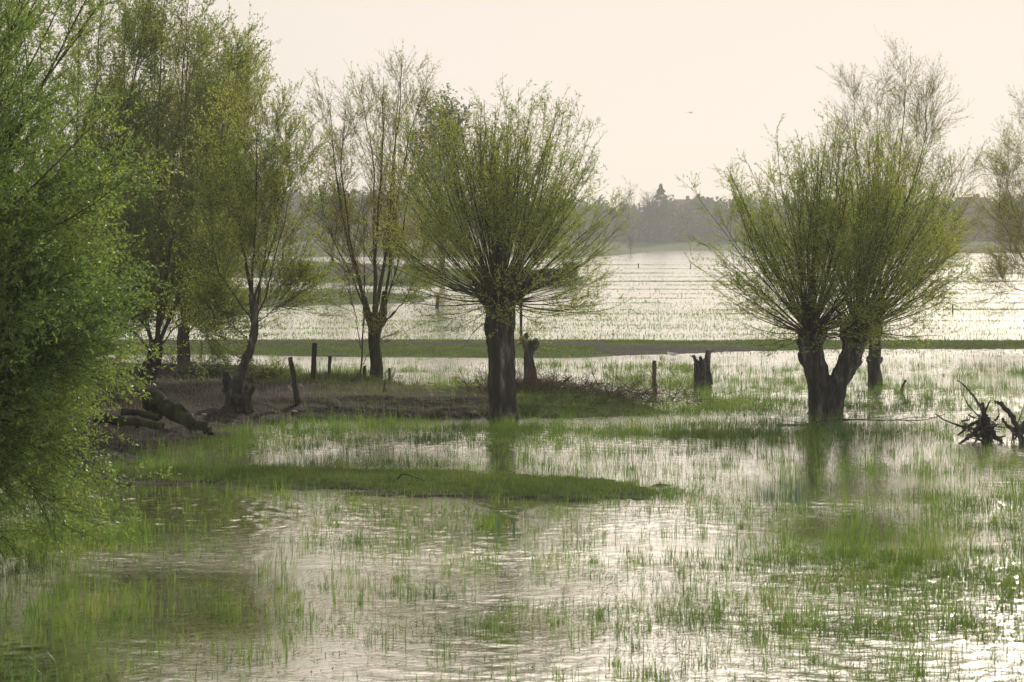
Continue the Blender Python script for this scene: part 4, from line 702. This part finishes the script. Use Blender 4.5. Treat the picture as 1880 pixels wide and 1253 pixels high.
for D0, D1, dens, hb, wb in ((14, 32, 1150, .10, .010), (32, 45.5, 1050, .12, .010), (45.5, 66, 620, .14, .011), (66, 120, 130, .06, .035), (120, 230, 7, .07, .10)):
    x, y, px, py = scatter(rng, D0, D1, dens)
    keep = rng.random(len(x)) < bands(px, py)/1.4*(1.0 if D1 < 70 else 0.6); x, y = x[keep], y[keep]
    th_ = np.ones(len(x))
    if D1 < 67:      # most of the near grass grows in tufts
        nt_ = max(len(x)//22, 1); own = rng.random(len(x)) < 0.72; ci = rng.integers(0, len(x), nt_); pick = ci[rng.integers(0, nt_, len(x))]; tr_ = rng.gamma(2.5, .4, len(x))
        hf = rng.uniform(.5, 1.35, len(x)); sg_ = rng.gamma(2, .025, len(x))[pick]+.015
        x2 = x[pick]+rng.normal(0, 1, len(x))*sg_*1.6; y2 = y[pick]+rng.normal(0, 1, len(x))*sg_*1.3; th_ = np.where(own, hf[pick]*1.25, .62); x, y = np.where(own, x2, x), np.where(own, y2, y)
    hz_, _ = terrain(x, y); TH = th_; k = hz_ < 0.03; x, y = x[k], y[k]; TH = TH[k]
    X.append(x); Y.append(y); s = rng.gamma(6, 1/6, len(x))*(0.6+0.9*fbm(x, y, 1.4, 31))*np.where(rng.random(len(x)) < .5, .6, 1.05); Hh.append(hb*s*TH); Wd.append(np.full(len(x), wb*.85)*rng.uniform(.6, 1.3, len(x)))
for row, den, h_ in ((465, .5, .12), (472, .35, .12), (478, .3, .15), (487, 1.2, .14), (494, .3, .12), (502, .9, .12), (509, .4, .1), (517, 1.2, .12), (524, .5, .1), (532, .5, .1), (540, .4, .1), (548, .5, .1), (556, .4, .1), (569, 1.3, .1), (577, .7, .1), (590, .5, .1), (603, .5, .1)):
    D = depth(row); n = int(0.54*D*90*den*(1 if row > 500 else .7)); x = rng.uniform(-.27, .27, n)*D; k = vn(x+row*7.3, x*0+row, D*.035) > rng.uniform(.25, .85, n); x = x[k]
    y = D+rng.normal(0, .005*D, len(x))+0.006*D*(vn(x, x*0, D*.05, row)-.5); X.append(x); Y.append(y); Hh.append(h_*rng.uniform(.2, .7, len(x))); Wd.append(np.full(len(x), D*.0006))
X, Y, Hh, Wd = map(np.concatenate, (X, Y, Hh, Wd)); print('flood blades', len(X))
blades(rng, X, Y, np.full(len(X), -.03), Hh+.03, Wd, M['blade'], 'marsh_grass', 'young green grass standing out of the shallow flood water')
XY = []
for D0, D1, dens in ((14, 32, 700), (32, 46, 480), (46, 70, 200)):
    x, y, px, py = scatter(rng, D0, D1, dens); k = rng.random(len(x)) < np.clip(bands(px, py)*0.6+0.26*np.clip((fbm(x*.4, y, 2.2, 61)-.35)*4, 0, 1), 0, 1); x, y = x[k], y[k]; z, _ = terrain(x, y); k = z < 0; XY.append(np.stack([x[k], y[k]], 1))
XY = np.concatenate(XY); n = len(XY); an = rng.normal(0, 0.9, n); l_ = rng.gamma(2, .014, n)+.01; a_ = np.stack([np.cos(an)*l_, np.sin(an)*l_, 0*l_], 1); b_ = np.stack([-np.sin(an), np.cos(an), 0*an], 1)*rng.uniform(.003, .007, n)[:, None]
c_ = np.stack([XY[:, 0], XY[:, 1], np.full(n, .012)], 1); V = np.stack([c_-a_-b_, c_-a_+b_, c_+a_+b_*.3+np.array([0, 0, .008]), c_+a_-b_*.3+np.array([0, 0, .008])], 1).reshape(-1, 3)
tag(obj('floating_grass', mesh_np('floating_grass', V, np.arange(4*n).reshape(-1, 4)), M['float']), 'flattened grass leaves floating on the shallow water', 'grass', kind='stuff'); print('floating', n)
X, Y, Z, Hh, Wd = [], [], [], [], []
for D0, D1, dens, hb, wb in ((28, 36, 1700, .055, .008), (36, 60, 700, .09, .010), (62, 82, 300, .045, .02), (100, 240, 5, .2, .06)):
    x, y, px, py = scatter(rng, D0, D1, dens); z, md = terrain(x, y); k = (z > 0.02) & (rng.random(len(x)) < np.clip(1.15-md*1.35, 0.03, 1)); x, y, z = x[k], y[k], z[k]
    X.append(x); Y.append(y); Z.append(z); Hh.append(hb*rng.gamma(5, 1/5, len(x))*(0.5+fbm(x, y, 1.2, 41))); Wd.append(np.full(len(x), wb))
X, Y, Z, Hh, Wd = map(np.concatenate, (X, Y, Z, Hh, Wd)); print('bank blades', len(X))
blades(rng, X, Y, Z-.01, Hh+.01, Wd, M['blade_bank'], 'bank_grass', 'short darker grass covering the low banks', lean=.5, seg=2)
# dark reeds in loose clumps
for cx, cy, w, n, h in ((1412, 915, 26, 70, .2), (1460, 918, 20, 80, .28), (915, 975, 4, 14, .2), (943, 975, 3, 10, .24), (480, 852, 100, 60, .22), (560, 858, 60, 40, .2), (1000, 850, 120, 40, .15)):
    c = G(cx, cy); x = c[0]+rng.normal(0, w/F*c[1]*.6, n); y = c[1]+rng.normal(0, .25, n)
    blades(rng, x, y, np.full(n, -.02), h*rng.uniform(.6, 1.2, n), np.full(n, .009), M['reed'], 'reed_clump', None, lean=.08)
R_LABELS = ['loose patch of short dark reeds left of the taller reed tuft', 'tallest dark reed tuft in the open water at lower right', 'tiny pair of dark reeds below the near spit', 'thin dark reeds just right of the tiny reed pair', 'dark reeds behind the left end of the near spit', 'dark reeds behind the middle left of the near spit', 'scattered dark reeds behind the right part of the near spit']
for o, lb in zip([o for o in C.objects if o.name.startswith('reed_clump')], R_LABELS): o['label'] = lb; o['category'] = 'reeds'; o['group'] = 'dark reed clumps'; del o['kind']
# dry stalks on the bank fronts
x, y, px, py = scatter(rng, 36, 52, 120); z, md = terrain(x, y); k = (z > -.05) & (z < .5) & (x < 0.3) & (md > .3) & (rng.random(len(x)) < .5); x, y, z = x[k], y[k], z[k]
blades(rng, x, y, z-.01, .12*rng.gamma(3, 1/3, len(x)), np.full(len(x), .006), M['blade_dry'], 'dry_grass', 'dry pale grass stalks scattered over the mud bank', lean=.9, seg=2)
